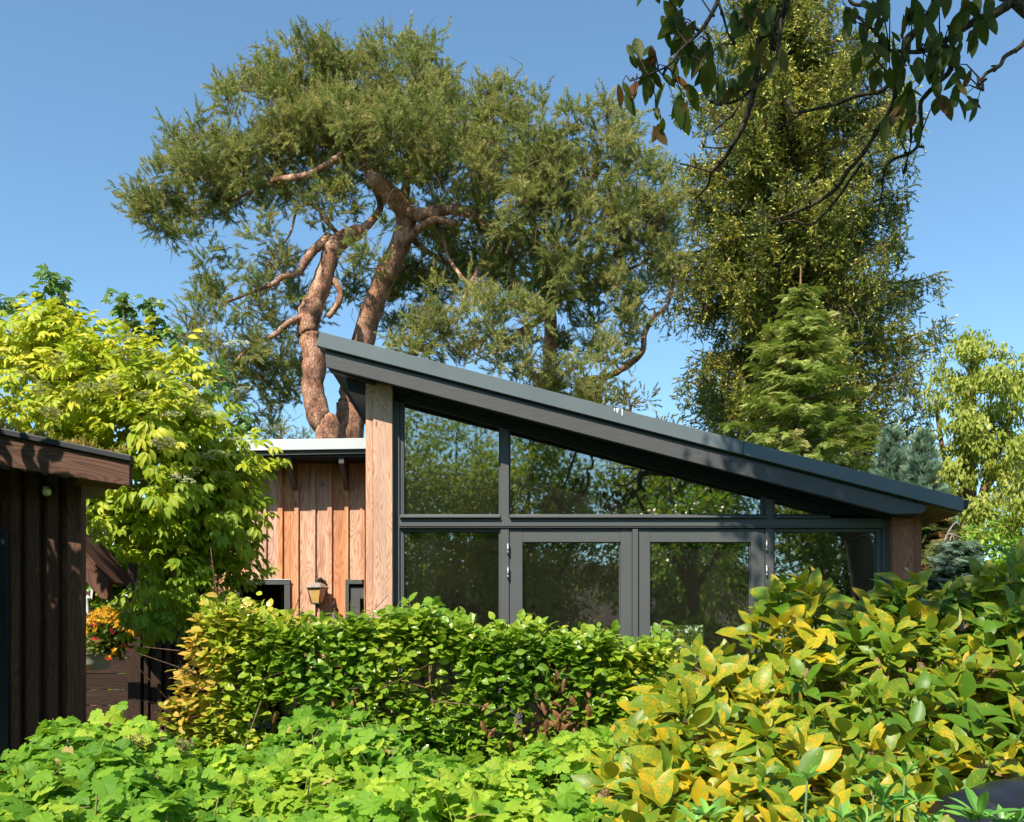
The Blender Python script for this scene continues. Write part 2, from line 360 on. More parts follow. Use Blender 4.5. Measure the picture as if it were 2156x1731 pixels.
M['walnut']=m_leaf('walnut_leaves',[(0,(.03,.065,.008)),(.75,(.085,.11,.012)),(1,(.16,.06,.018))],.5,.5,.25,(.16,.17,.01,1))
M['garden']=m_leaf('garden_leaves',[(0,(.16,.22,.03)),(1,(.42,.46,.08))],.5,.5,.35)
WL=[lin('#e6b79c'),lin('#dcab7c'),lin('#e6bda4'),lin('#e09a66'),lin('#ecc4ab')]
WD=[lin('#a8684a'),lin('#b06a3a'),lin('#9c6a52'),lin('#b85a2c'),lin('#a8755c')]
M['larch']=m_wood('larch_cladding',WL,WD,15.)
M['shadepost']=m_wood('shaded_corner_boards',[lin('#b0775c'),lin('#a56a50')],[lin('#7a4430'),lin('#744030')],18.)  # right post only: shade put into a darker, redder board tone
M['larchpost']=m_wood('larch_corner_boards',[lin('#e8bda2'),lin('#e3b192')],[lin('#a87458'),lin('#a56a4c')],18.)
M['darkwood']=m_wood('dark_stained_boards',[lin('#745040'),lin('#5e4232'),lin('#845c44')],[lin('#3e2a20'),lin('#483024'),lin('#443026')],11.,.25)
M['shadewood']=m_wood('dark_shade_boards',[lin('#4a3228'),lin('#3c2a20')],[lin('#261a14'),lin('#2a1d17')],11.,.25)  # dark boards with the elder's shade put into the colour
M['fasciawood']=m_wood('brown_fascia_board',[lin('#6c4c3c')],[lin('#3a2820')],13.,.15,kn=.7)
M['soffit']=m_wood('plywood_soffit',[lin('#a8815e')],[lin('#86613f')],6.,.1)
M['trim']=m_paint('grey_coated_metal',lin('#646d70'),.5,.25,.07,2.5)
M['board']=m_paint('grey_painted_board',lin('#545454'),.6,.2,.09,6.,.003,streak=True)
M['frame']=m_paint('anthracite_frame',lin('#585a59'),.5,.28,.05,3.)
M['black']=m_paint('black_paint',lin('#26282c'),.5,.4,.1,4.)
M['hinge']=m_paint('hinge_steel',(.55,.55,.55,1),.35,.5,.05,5.,0,.8)
M['zinc']=m_paint('pale_zinc',lin('#ccd0d2'),.5,.5,.04,2.)
M['roofing']=m_paint('roof_membrane',(.06,.065,.07,1),.8,.3,.2,6.,.003)
M['glass']=m_glass('window_glass',(.85,.87,.8,1),.2,.018); M['darkglass']=m_glass('dark_window_glass',(.35,.37,.35,1),.03)
M['plaster']=m_paint('interior_plaster',(.72,.62,.42,1),.9,.2,.08,2.)
M['white']=m_paint('white_render',(.62,.70,.66,1),.8,.3,.05,2.)
M['floor']=m_wood('floor_boards',[lin('#8a6a48')],[lin('#5e432b')],8.)
M['picture']=m_paint('dark_red_canvas',(.20,.03,.025,1),.7,.3,.5,9.)
M['sedum']=m_leaf('sedum',[(0,(.28,.26,.04)),(.6,(.48,.40,.07)),(1,(.55,.28,.08))],.15,.6,.3)
M['lampmetal']=m_paint('weathered_lamp_metal',(.07,.06,.055,1),.55,.5,.3,20.,.001)
M['lamproof']=m_paint('dusty_lamp_roof',(.30,.24,.20,1),.7,.3,.25,25.)
M['amber']=m_paint('amber_glass',(.62,.40,.14,1),.25,.6,.25,18.)
M['whiteplastic']=m_paint('white_plastic',(.75,.75,.72,1),.4,.5,.05)
M['pot']=m_paint('cream_pot',(.62,.55,.45,1),.6,.4,.1,9.)
M['yellowflower']=m_leaf('marigold_petals',[(0,(.62,.26,.01)),(1,(.85,.50,.02))],.25,.6,.2,(.8,.5,.02,1))
M['redflower']=m_leaf('red_petals',[(0,(.25,.01,.03)),(1,(.70,.04,.05))],.25,.6,.2,(.7,.1,.05,1))
M['basketgreen']=m_leaf('basket_leaves',[(0,(.08,.15,.03)),(1,(.26,.32,.07))],.3,.6,.3)
M['brass']=m_paint('old_brass',(.25,.19,.13,1),.5,.5,.3,20.,0,.5)
M['barrel']=m_paint('black_ribbed_plastic',(.012,.012,.014,1),.35,.6,.3,5.)
M['dropping']=m_paint('bird_dropping',(.7,.7,.68,1),.9,.2,.05)
M['brick']=m_paint('red_render',(.30,.13,.09,1),.9,.2,.2,12.)
M['rooftile']=m_paint('dark_roof_tile',(.09,.06,.05,1),.8,.3,.3,8.)
M['hydr']=m_leaf('dry_flower_heads',[(0,(.20,.11,.06)),(1,(.36,.24,.15))],.1,.9,.1)
def m_ground():
    t=NT('ground_mat'); co=t.n('NewGeometry').outputs['Position']
    n=t.n('TexNoise',{'Vector':co,'Scale':.8,'Detail':8.0,'Roughness':.7}).outputs[0]
    n2=t.n('TexNoise',{'Vector':co,'Scale':40.0,'Detail':3.0}).outputs[0]
    c=t.mix(.4,t.ramp(n,[(.35,(.05,.04,.025)),(.5,(.05,.08,.02)),(.7,(.08,.2,.018))]),t.ramp(n2,[(.3,(.4,.4,.4)),(.7,(1.3,1.3,1.3))]),'MULTIPLY')
    return t.fin(t.n('BsdfPrincipled',{'Base Color':c,'Roughness':.95,'Normal':t.n('Bump',{'Distance':.03,'Height':n2}).outputs[0]}).outputs[0])
M['ground']=m_ground()

# ------------------------------------------------------------------ setting
g=MB(); g.add([(-300,-300,0),(300,-300,0),(300,300,0),(-300,300,0)],[(0,1,2,3)],(1,0,0))
tag(g.build('ground',M['ground']),kind='structure')

rng=np.random.default_rng(77)
def far_wood():
    n=26000; x=rng.uniform(-42,42,n); y=38+rng.uniform(-2,2,n); h=3.6+1.1*np.sin(x*.5)+.7*np.sin(x*1.3+1); z=h*rng.random(n)**.7
    d=nrm(rng.normal(0,1,(n,3))); lv=LV(); lv.inst(T_quad,np.stack([x,y,z],1),d,nrm(rng.normal(0,.6,(n,3))+[0,-.6,1]),rng.uniform(.25,.5,n),rng.random(n))
    tag(lv.build('distant_trees',M['garden']),'low belt of distant trees behind the garden','trees',kind='stuff')
far_wood()

# ------------------------------------------------------------------ main garden house
ZT=lambda x:4.096-.2583*(x+1.491)
house=thing('garden_house',(1.0,8.0,0),'timber and glass garden house with a sloping dark grey mono pitch roof','house')
b=MB(3)   # shell
b.box(-1.165,-1.06,8.14,12.3,0,3.75,(0,0,1)); b.build('side_wall',[M['darkwood']],house); b=MB(2); b.box(3.0,3.13,8.14,12.3,0,2.62,(0,0,1))
b.build('side_wall',[M['darkwood']],house)
b=MB(4)
wx0,wx1,wz0,wz1=X(1335,12.3),X(1490,12.3),.9,Z(1302,12.3)
b.box(-1.06,wx0,12.3,12.42,0,2.7); b.box(wx1,3.0,12.3,12.42,0,2.7); b.box(wx0,wx1,12.3,12.42,0,wz0); b.box(wx0,wx1,12.3,12.42,wz1,2.7)
b.prism([(-1.06,2.7),(3.0,2.7),(3.0,2.72),(-1.06,3.75)],12.3,12.42)
b.box(-1.057,-1.04,8.2,12.29,.1,3.5); b.box(2.98,2.997,8.2,12.29,.1,2.6)
b.box(-1.0,2.9,11.2,11.3,2.18,2.38); b.box(1.2,2.9,11.3,11.42,1.95,2.17)
b.build('inner_wall',M['plaster'],house)
b=MB(5); b.box(-1.06,3.0,8.0,12.3,.02,.08,(0,1,0)); b.build('floor',M['floor'],house)
b=MB(6); fr=.05
for a in ((wx0-.0,wx0+fr,wz0,wz1),(wx1-fr,wx1,wz0,wz1),(wx0+fr,wx1-fr,wz1-.08,wz1),(wx0+fr,wx1-fr,wz0,wz0+fr)): b.box(a[0],a[1],12.27,12.36,a[2],a[3])
bwf=b.build('back_window',M['black'],house)
b=MB(7); b.box(X(890,9.3),X(915,9.3),9.2,9.4,.08,Z(1100,9.3)); b.box(X(864,9.3),X(914,9.3),9.15,9.45,Z(1100,9.3),Z(1040,9.3))
b.build('pillar',M['white'],house,.006)
# roof
b=MB(8); xl,xr,xe=-1.478,3.15,3.49
b.prism([(xl+.03,ZT(xl+.03)-.012),(xl+.03,ZT(xl+.03)-.21),(xr,ZT(xr)-.21),(xr,ZT(xr)-.095),(xe,ZT(xe)-.095),(xe,ZT(xe)-.012)],7.725,12.7)
roof=b.build('roof',M['roofing'],house)
b=MB(9)
xj=X(1566,7.66); b.prism([(xl,ZT(xl)),(xl-.03,ZT(xl)-.108),(xj-.008,ZT(xj-.008)-.108),(xj,ZT(xj))],7.66,7.722); b.prism([(xj+.004,ZT(xj+.004)),(xj-.004,ZT(xj-.004)-.108),(3.475,ZT(3.475)-.108),(3.475,ZT(3.475))],7.6585,7.722)
b.box(xl-.02,xl+.028,7.722,12.7,ZT(xl)-.11,ZT(xl)-.004)
b.build('roof_trim',M['trim'],roof,.003)
b=MB(10); b.prism([(3.478,ZT(3.478)-.008),(3.478,ZT(3.478)-.075),(3.52,ZT(3.5)-.075),(3.535,ZT(3.5)-.008)],7.69,12.7); b.build('gutter',M['black'],roof,.002)
b=MB(11); bx0=-1.435
sl_=[(bx0-.012,ZT(bx0)-.126),(bx0,ZT(bx0)-.252)]
xk=X(1880,7.7); b.prism([sl_[0],sl_[1],(xk,ZT(xk)-.258),(X(1941,7.7),Z(1081,7.7)),(X(1951,7.7),Z(1071,7.7)),(X(1951,7.7),ZT(X(1951,7.7))-.126)],7.695,7.735,(1,0,-.258))
b.build('fascia_board',M['board'],roof,.003)
b=MB(12); b.prism([(xr+.003,ZT(xr)-.097),(xr+.003,ZT(xr)-.118),(xe-.02,ZT(xe)-.118),(xe-.02,ZT(xe)-.097)],7.74,12.6,(0,1,0)); b.build('soffit',M['soffit'],roof)
b=MB(13)
for q,(px,py,w_) in enumerate(((1300,862,9),(1310,863,5),(1294,861,4))):
    c=P(px,py,7.657); L=[.03,.05,.02][q]; b.prism([(c[0]-w_*.0012,c[2]+.008),(c[0]-.004,c[2]-L),(c[0]+.004,c[2]-L*.8),(c[0]+w_*.0012,c[2]+.006)],7.6565,7.6605)
b.build('bird_dropping',M['dropping'],roof)
b=MB(14)
pt=lambda L,Y:[(X(p,Y),Z(q,Y)) for p,q in L]
b.prism(pt([(691,763),(693,781),(775,806),(790,810),(790,785)],7.9),7.87,7.97); b.prism(pt([(727,792),(734,825),(775,836),(775,805)],8.0),7.975,12)
b.build('purlin',M['black'],house,.003)
# posts
b=MB(15); zt=lambda px,Y=7.93:ZT(X(px,Y))-.212
b.box(X(770,7.945),X(785,7.945),7.945,8.2,0,ZT(X(785,7.945))-.212); 
x0,x1=X(785,7.93)+.002,X(826,7.93); b.prism([(x0,0),(x1,0),(x1,ZT(x1)-.212),(x0,ZT(x0)-.212)],7.93,8.135,(0,0,1))
b.build('corner_post',M['larchpost'],house,.003)
b=MB(16); b.box(X(1879,7.93),X(1924,7.93),7.93,8.135,0,Z(1088,7.93),rnd=.2); b.box(X(1924,7.93)+.002,X(1941,7.93),7.936,8.135,0,Z(1088,7.93),rnd=.8)
b.build('corner_post',M['shadepost'],house,.003)
# window frame: header, jambs, mullions, transom
gl=lambda px:843+.265*(px-848)
b=MB(17); Yf=8.0
hx0,hx1=X(826,Yf),X(1880,Yf); 
pts=[(hx0,ZT(hx0)-.213),(hx1,ZT(hx1)-.213),(hx1,Z(1081,Yf)-.0),(X(1746,Yf),Z(1081,Yf)),(hx0,Z(gl(826),Yf))]
b.prism(pts,8.03,8.12)
b.prism([(hx0,ZT(hx0)-.213),(hx1,ZT(hx1)-.213),(hx1,ZT(hx1)-.25),(hx0,ZT(hx0)-.25)],7.95,8.029)
b.build('gable_beam',M['black'],house)
b=MB(18)
def vb(p0,p1,pt_,pb,y0=8.0,y1=8.1): b.box(X(p0,Yf),X(p1,Yf),y0,y1,Z(pb,Yf) if pb else .08,Z(pt_,Yf))
b.prism([(X(826.5,Yf),.08),(X(841,Yf),.08),(X(841,Yf),Z(gl(841)+4,Yf)),(X(826.5,Yf),Z(gl(826.5)+4,Yf))],8.0,8.1,(0,0,1))
b.prism([(X(841,Yf)+.001,.08),(X(847.5,Yf),.08),(X(847.5,Yf),Z(gl(847)+3,Yf)),(X(841,Yf)+.001,Z(gl(841)+3,Yf))],8.018,8.1,(0,0,1))
for a,c in ((1054,1071.5),(1612,1629)):
    b.prism([(X(a,Yf),Z(1113,Yf)),(X(c,Yf),Z(1113,Yf)),(X(c,Yf),Z(gl(c)+3,Yf)),(X(a,Yf),Z(gl(a)+3,Yf))],7.997,8.1,(0,0,1))
    b.box(X(a,Yf),X(c,Yf),7.999,8.1,.08,Z(1113.5,Yf))
b.box(X(841,Yf),X(1878,Yf),7.988,8.1,Z(1112,Yf),Z(1092,Yf))          # transom
b.box(X(841,Yf)+.001,X(1878,Yf),7.981,7.9875,Z(1112,Yf)+.012,Z(1101,Yf))
vb(1852,1858,1092,None,8.02); 
b.box(X(1858,Yf)+.001,X(1879,Yf),8.0,8.1,.08,Z(1088,Yf))
# sills and beads
for a,c in ((842,1053),(1072.5,1611),(1630,1745)):
    zb,z1_=Z(1091.5,Yf),Z(1081.5,Yf); xa,xc=X(a,Yf),X(c,Yf)
    v_=[(xa,7.96,zb),(xa,7.96,zb+.012),(xa,8.03,z1_),(xa,8.03,zb)]; v_+=[(xc,y,z) for _,y,z in v_]
    b.add(v_,[(0,1,2,3),(7,6,5,4),(0,4,5,1),(1,5,6,2),(2,6,7,3),(3,7,4,0)],(1,0,0))
for a,c in ((847.5,850),(1050,1054),(1071.5,1075),(1606,1612),(1629,1633)):
    b.prism([(X(a,Yf),Z(1083,Yf)),(X(c,Yf),Z(1083,Yf)),(X(c,Yf),Z(gl(c)+1,Yf)),(X(a,Yf),Z(gl(a)+1,Yf))],8.022,8.055,(0,0,1))
for a,c in ((847.5,850),(1050,1054),(1629,1633),(1849,1852)): b.box(X(a,Yf),X(c,Yf),8.022,8.055,.1,Z(1112.5,Yf))
for a,c in ((850,1050),(1633,1849)): b.box(X(a,Yf),X(c,Yf),8.024,8.055,Z(1119,Yf),Z(1112.5,Yf))
wf=b.build('window_frame',M['frame'],house,.002)
def pane(pts,name='pane',mat='glass',parent=None,Y=8.056):
    q=MB(); q.prism(pts,Y,Y+.006); return q.build(name,M[mat],parent)
def XZ(L): return [(X(p,Yf),Z(q,Yf)) for p,q in L]
for L in ([(849,1083),(1051,1083),(1051,gl(1051)-3),(849,gl(849)-3)],[(1074,1083),(1607,1083),(1607,gl(1607)-3),(1074,gl(1074)-3)],
          [(1632,1083),(1745,1083),(1738,gl(1738)-3),(1632,gl(1632)-3)]): pane(XZ(L),parent=wf)
for a,c in ((849,1051),(1632,1850)): pane([(X(a,Yf),.12),(X(c,Yf),.12),(X(c,Yf),Z(1117,Yf)),(X(a,Yf),Z(1117,Yf))],parent=wf)
# double doors
def door(p0,p1,g0,g1):
    q=MB(19); z0,zb,zt_=.1,.35,Z(1141,Yf); zt2=Z(1114,Yf)
    q.box(X(p0,Yf),X(g0,Yf),8.012,8.07,z0,zt2,(0,0,1)); q.box(X(g1,Yf),X(p1,Yf),8.012,8.07,z0,zt2,(0,0,1))
    q.box(X(g0,Yf)+.001,X(g1,Yf)-.001,8.0135,8.07,zt_,zt2); q.box(X(g0,Yf)+.001,X(g1,Yf)-.001,8.0135,8.07,z0,zb)
    for a,c,e,f_ in ((g0,g0+2.5,zb,zt_),(g1-2.5,g1,zb,zt_)): q.box(X(a,Yf)+.001,X(c,Yf)-.001,8.035,8.055,e,f_)
    d=q.build('door',M['frame'],house,.002)
    pane([(X(g0,Yf),zb),(X(g1,Yf),zb),(X(g1,Yf),zt_),(X(g0,Yf),zt_)],parent=d); return d
d1=door(1072.5,1331,1100,1307); d2=door(1344,1611,1369,1582)
b=MB(20); b.box(X(1331.7,Yf),X(1343.3,Yf),7.992,8.03,.1,Z(1114.5,Yf)); b.build('astragal',M['frame'],d1,.002)
def hinge(px,p0,p1,par):
    q=MB(); q.tube([P(px,p0,7.988),P(px,p1,7.988)],.0075,8)
    for t in (.18,.5,.82): 
        c=P(px,p0+(p1-p0)*t,7.988); q.tube([c+[0,0,.004],c-[0,0,.004]],.0095,8)
    q.build('hinge',M['hinge'],par)
for p in ((1144,1167),(1193,1218)): hinge(1069.5,p[0],p[1],d1)
for p in ((1137,1161),(1190,1214)): hinge(1614.5,p[0],p[1],d2)
# picture indoors
b=MB(21); b.box(X(1105,12.2),X(1300,12.2),12.2,12.24,Z(1332,12.2),Z(1300,12.2)); 
tag(b.build('wall_picture',M['picture']),'dark red picture on the rear wall seen through the glass doors','picture')

# ------------------------------------------------------------------ low annexe with larch cladding
ann=thing('annexe',(-2.0,9.0,0),'low flat roofed annexe clad in vertical orange larch boards','building')
Ya=9.0; AX0=X(395,Ya); AX1=-1.17
op=[(498,612,1221),(728,766.5,1221)]
def cut(p0,p1):
    e=sorted({p0,p1,*[q for o in op for q in o[:2] if p0<q<p1]})
    for a,c in zip(e[:-1],e[1:]):
        m=(a+c)/2; ztop=next((o[2] for o in op if o[0]<=m<=o[1]),None); yield a,c,ztop
b=MB(23); cr=lambda x:365+.2708*x
bat=[(-80,-48),(48,80),(176,208),(304,336),(432,462),(560,590),(690,722),(812,848),(942,972),(1072,1103),(1198,1232),(1330,1360),(1455,1488)]
edges=[(cr(bat[i][1])-3,cr(bat[i+1][0])+3) for i in range(len(bat)-1)]
ztopw=Z(962,Ya)
for i,(a,c) in enumerate(edges):
    r_=[.1,.9,.5,.3,.8,.45,.5,.7,.0,.55,.8,.45][i%12]
    for p,q,zt_ in cut(a,c): b.box(X(p,Ya)+.0008,X(q,Ya)-.0008,Ya,Ya+.03,Z(zt_,Ya) if zt_ else .02,ztopw,(0,0,1),0,r_)
for i,(a,c) in enumerate(bat):
    r_=(i*.37+.2)%1
    for p,q,zt_ in cut(cr(a),cr(c)): b.box(X(p,Ya-.02),X(q,Ya-.02),Ya-.022,Ya-.002,Z(zt_,Ya) if zt_ else .02,ztopw-.002,(0,0,1),0,r_)
b.build('cladding',M['larch'],ann,.0015)
b=MB(24)
for p,q,zt_ in cut(395,766.5+30): b.box(X(p,Ya),min(X(q,Ya),AX1),Ya+.034,Ya+.12,Z(zt_,Ya) if zt_ else 0,ztopw)
b.box(AX0,AX0+.1,Ya+.12,12,0,ztopw); b.box(AX0,AX1,12,12.1,0,ztopw); b.box(AX0+.1,AX1,Ya+.13,12,0,.06)
b.build('wall',M['darkwood'],ann)
b=MB(25); zr=Z(922,8.63); b.box(AX0-.25,AX1,8.68,12.3,zr-.12,zr-.012); r2=b.build('roof',M['black'],ann)
b=MB(26); b.prism([(AX0-.25,zr-.03),(AX0-.25,zr-.125),(AX1,zr-.093),(AX1,zr)],8.63,8.679); b.build('roof_trim',M['zinc'],r2,.003)
b=MB(27); b.prism([(AX0-.25,zr-.135),(AX0-.25,zr-.165),(AX1,zr-.128),(AX1,zr-.1)],8.655,8.679); b.build('fascia_board',M['frame'],r2,.002)
b=MB(28); b.box(AX0-.2,AX1,8.682,9.0-.024,zr-.155,zr-.122); b.build('soffit',M['black'],r2)
for px0,px1 in ((599,618),(712,727),(486,511),(373,404)):
    q=MB(); xf=X(px0,8.66); wd=.045
    vs=[(xf,8.69,zr-.156),(xf,8.69,zr-.21),(xf,8.975,zr-.40),(xf,8.975,zr-.156)]
    vs+= [(x+wd,y,z) for x,y,z in vs]
    q.add(vs,[(0,1,2,3),(7,6,5,4),(0,4,5,1),(1,5,6,2),(2,6,7,3),(3,7,4,0)],(0,1,0)); q.build('bracket',M['frame'],ann,.002)
# window + half hidden door
def XA(p): return X(p,Ya)
b=MB(29); zt_=Z(1221,Ya)
b.box(XA(498),XA(612),Ya-.03,Ya+.06,zt_-.045,zt_-.001); b.box(XA(600),XA(612),Ya-.028,Ya+.06,1.0,zt_-.046); b.box(XA(498),XA(506),Ya-.028,Ya+.06,1.0,zt_-.046); b.box(XA(498),XA(612),Ya-.03,Ya+.06,.94,.999)
wn=b.build('window',M['frame'],ann,.002); q=MB(); q.box(XA(506),XA(600),Ya+.02,Ya+.026,1.0,zt_-.046); q.build('pane',M['darkglass'],wn)
q=MB(); q.box(XA(497),XA(613),Ya-.036,Ya-.0305,zt_-.004,zt_+.004); q.build('drip_strip',M['zinc'],wn)
b=MB(30); b.box(XA(728),XA(764),Ya-.03,Ya+.06,zt_-.04,zt_-.001); b.box(XA(728),XA(735.5),Ya-.028,Ya+.06,.05,zt_-.041)
dn=b.build('door',M['frame'],ann,.002)
q=MB(); q.box(XA(736.5),XA(758),Ya+.0,Ya+.05,.06,zt_-.06); q.box(XA(758),XA(775),Ya+.0,Ya+.05,zt_-.17,zt_-.06); q.build('door_leaf',M['frame'],dn,.002)
q=MB(); q.box(XA(758),XA(775),Ya+.02,Ya+.026,.1,zt_-.17); q.build('pane',M['darkglass'],dn)
# round vent disc
q=MB(); q.lathe([(.017,0),(.017,.006),(.011,.009),(.0,.009)],(XA(678),Ya,Z(1020,Ya)),20,axis='y'); q.lathe([(.009,.0),(.009,.013),(0,.014)],(XA(678),Ya,Z(1020,Ya)),14,mi=1,axis='y')
q.build('wall_disc',[M['hinge'],M['black']],ann)
# wall lantern
lc=P(668.5,1250,8.88); lan=thing('wall_lantern',lc,'old black carriage lantern with amber panes on the larch wall','lantern')
S_=8.88/F; rot=rad(45-18)
z0,z1_=Z(1270,8.88),Z(1238,8.88); rt,rb=16.0*S_*1.38,9.5*S_*1.38
q=MB(); q.lathe([(rb*.93,z0-lc[2]),(rt*.95,z1_-lc[2])],lc,4,rot=rot,smooth=False); q.build('glass',M['amber'],lan)
q=MB()
for k in range(4):
    a=rot+k*math.pi/2; q.tube([lc+np.array([rb*math.cos(a),rb*math.sin(a),z0-lc[2]]),lc+np.array([rt*math.cos(a),rt*math.sin(a),z1_-lc[2]])],.005,5)
q.lathe([(rb*.8,z0-lc[2]-.012),(rb*1.12,z0-lc[2]-.006),(rb*1.1,z0-lc[2]+.004)],lc,4,rot=rot,smooth=False)
q.lathe([(rt*1.0,z1_-lc[2]-.004),(rt*1.12,z1_-lc[2]+.002)],lc,4,rot=rot,smooth=False); q.build('frame',M['lampmetal'],lan)
q=MB(); q.lathe([(rt*1.2,z1_-lc[2]),(rt*1.12,z1_-lc[2]+.008),(rt*.8,z1_-lc[2]+.03),(rt*.45,z1_-lc[2]+.045),(.015,z1_-lc[2]+.05)],lc,4,rot=rot,smooth=False); q.build('lamp_roof',M['lamproof'],lan)
q=MB(); q.lathe([(.03,0),(.02,-.012),(.012,-.018),(.013,-.035),(.006,-.045),(.008,-.055),(.006,-.068),(0,-.07)],lc+[0,0,z0-lc[2]-.01],10); q.build('finial',M['lampmetal'],lan)
q=MB(); c=P(677,1214,8.9); q.lathe([(.02,-.02),(.026,-.012),(.022,0),(.028,.008),(.02,.018),(.008,.022)],[lc[0],lc[1],z1_+.065],12)
q.tube([[lc[0],lc[1],z1_+.07],[lc[0]+.02,8.92,z1_+.085],[lc[0]+.03,8.965,z1_+.06]],[.013,.016,.014],8); q.lathe([(.035,0),(.035,.012),(.02,.022),(0,.024)],(lc[0]+.03,8.975,z1_+.05),16,axis='y'); q.tube([[lc[0]-.005,lc[1],z1_+.085],[lc[0]-.005,lc[1],z1_+.125]],[.006,.004],6)
q.build('arm',M['lampmetal'],lan)
# hanging bell
bc=P(704,1300,8.9); bell=thing('wall_bell',bc,'small dark metal bell hanging on the larch wall below the lantern','bell')
q=MB(); q.lathe([(.008,.05),(.02,.045),(.026,.02),(.032,-.01),(.05,-.035),(.052,-.04),(.045,-.04)],bc,16); q.build('bell_body',M['lampmetal'],bell)
q=MB(); q.tube([bc+[0,0,.05],bc+[0,0,.085],bc+[.01,.04,.09],bc+[.02,.07,.06]],[.005,.006,.008,.01],6); q.tube([bc+[-.002,0,.085],bc+[-.004,0,.125],bc+[0,0,.15]],[.006,.008,.003],6); q.build('bell_bracket',M['lampmetal'],bell)
q=MB(); q.tube([bc-[0,0,.03],bc-[0,0,.075]],[.003,.009],6); q.build('clapper',M['brass'],bell)

# ------------------------------------------------------------------ dark shed on the left
shed=thing('shed',(-2.9,5.3,0),'dark brown board and batten shed with a sedum roof at the left edge','shed')
Ys=5.3
b=MB(33); xr_=X(176,Ys); zf=lambda x:2.58-.155*(x+2.571)
b.prism([(-4.6,0),(xr_-.02,0),(xr_-.02,zf(xr_)),(-4.6,zf(-4.6))],Ys+.03,Ys+.08,(0,0,1)); b.build('wall',M['darkwood'],shed)
b=MB(34)
def bt(x0,x1): b.prism([(x0,0),(x1,0),(x1,zf(x1)),(x0,zf(x0))],Ys-.03,Ys+.028,(0,0,1))
for p,q in ((27,45),(61,87),(104,126),(146,176)): bt(X(p,Ys),X(q,Ys))
for k in range(14): x=X(0,Ys)-.13*k-.06; bt(x,x+.055)
b.prism([(xr_-.05,0),(xr_-.003,0),(xr_-.003,2.45),(xr_-.05,2.45)],Ys+.029,5.9,(0,0,1),dx=-.35)
b.build('batten',M['darkwood'],shed,.003)
Yr=5.0; sz=lambda px:902+.2110*px
b=MB(35); b.prism([(X(-900,Yr),Z(sz(-900),Yr)),(X(278,Yr),Z(sz(278),Yr)),(X(278,Yr),Z(sz(278)+12,Yr)),(X(-900,Yr),Z(sz(-900)+15,Yr))],Yr-.02,Yr+.03)
b.build('roof_edge',M['black'],shed,.003)
b=MB(36); b.prism([(X(-900,Yr),Z(sz(-900)+16,Yr)),(X(272.5,Yr),Z(sz(272.5)+12.5,Yr)),(X(272.5,Yr),Z(1023,Yr)),(X(-900,Yr),Z(981-.155*900,Yr))],Yr,Yr+.045,(1,0,-.2))
b.build('fascia_board',M['fasciawood'],shed,.003)
b=MB(37); zs=lambda px:981+.155*px
b.prism([(X(-900,Yr),Z(sz(-900)+14,Yr)),(X(277,Yr),Z(sz(277)+13,Yr)),(X(272,Yr),Z(sz(272)+30,Yr)),(X(-900,Yr),Z(sz(-900)+45,Yr))],Yr+.032,5.95,dx=-.57)
b.build('roof',M['black'],shed)
b=MB(371); b.prism([(X(176,5.1),Z(1010,5.1)),(X(271,5.1),Z(1021,5.1)),(X(271,5.1),Z(1017,5.1)),(X(176,5.1),Z(1006,5.1))],Yr+.046,5.26,dx=-.12); b.build('soffit',M['fasciawood'],shed)
b=MB(38); b.box(-4.5,X(17,5.27),5.24,5.3,.9,Z(1125,5.27)); b.box(X(17,5.27),X(23.5,5.27),5.235,5.3,.9,Z(1118,5.27)); b.box(-4.5,X(17,5.27),5.236,5.3,Z(1125,5.27),Z(1118,5.27)); wn=b.build('window',M['black'],shed,.002)
# lean-to rafter
Yl=7.1
b=MB(39); b.prism([(X(p,Yl),Z(q,Yl)) for p,q in ((120,1085),(231,1229),(226,1263),(211,1260),(120,1150))],Yl,Yl+.06,(1,0,-1.3)); b.prism([(X(p,Yl),Z(q,Yl)) for p,q in ((120,1080),(120,1086),(231,1230),(232,1224))],Yl-.02,7.6,(1,0,-1.3))
b.build('rafter',M['fasciawood'],shed,.003)
b=MB(40); b.box(X(100,7.2),X(196,7.2),7.18,7.24,Z(1262,7.2),Z(1245,7.2)); b.build('cross_beam',M['darkwood'],shed)
# spotlight
c=P(99,1034,5.24); spot=thing('spotlight',c,'small black and white spotlight under the shed eaves','spotlight')
q=MB(); q.box(c[0]-.03,c[0]+.012,c[1]-.01,c[1]+.03,c[2]-.025,c[2]+.025); q.tube([c+[0,0,0],c+[.015,-.04,-.0]],.012,8); q.build('mount',M['black'],spot,.003)
q=MB(); q.tube([c+[.012,-.03,.01],c+[.026,-.055,-.02]],[.018,.021],14); q.build('lamp_head',M['whiteplastic'],spot)
# sedum on the shed roof
rng=np.random.default_rng(5); n=2600
px=rng.uniform(-150,262,n); yy=rng.uniform(5.04,5.9,n)
base=np.stack([X(px,5.0)-(yy-5.03)*.6,yy,Z(sz(px),5.0)+.0+rng.uniform(-.01,.012,n)+.022*np.sin(px*.07+yy*9)],1)
D=nrm(rng.normal(0,.45,(n,3))+[0,0,1]); lv=LV(); lv.inst(T_spr[0],base,D,rng.normal(0,1,(n,3)),rng.uniform(.03,.055,n),rng.random(n),0)
tag(lv.build('sedum',M['sedum']),'yellow sedum growing along the shed roof edge','sedum',kind='stuff')

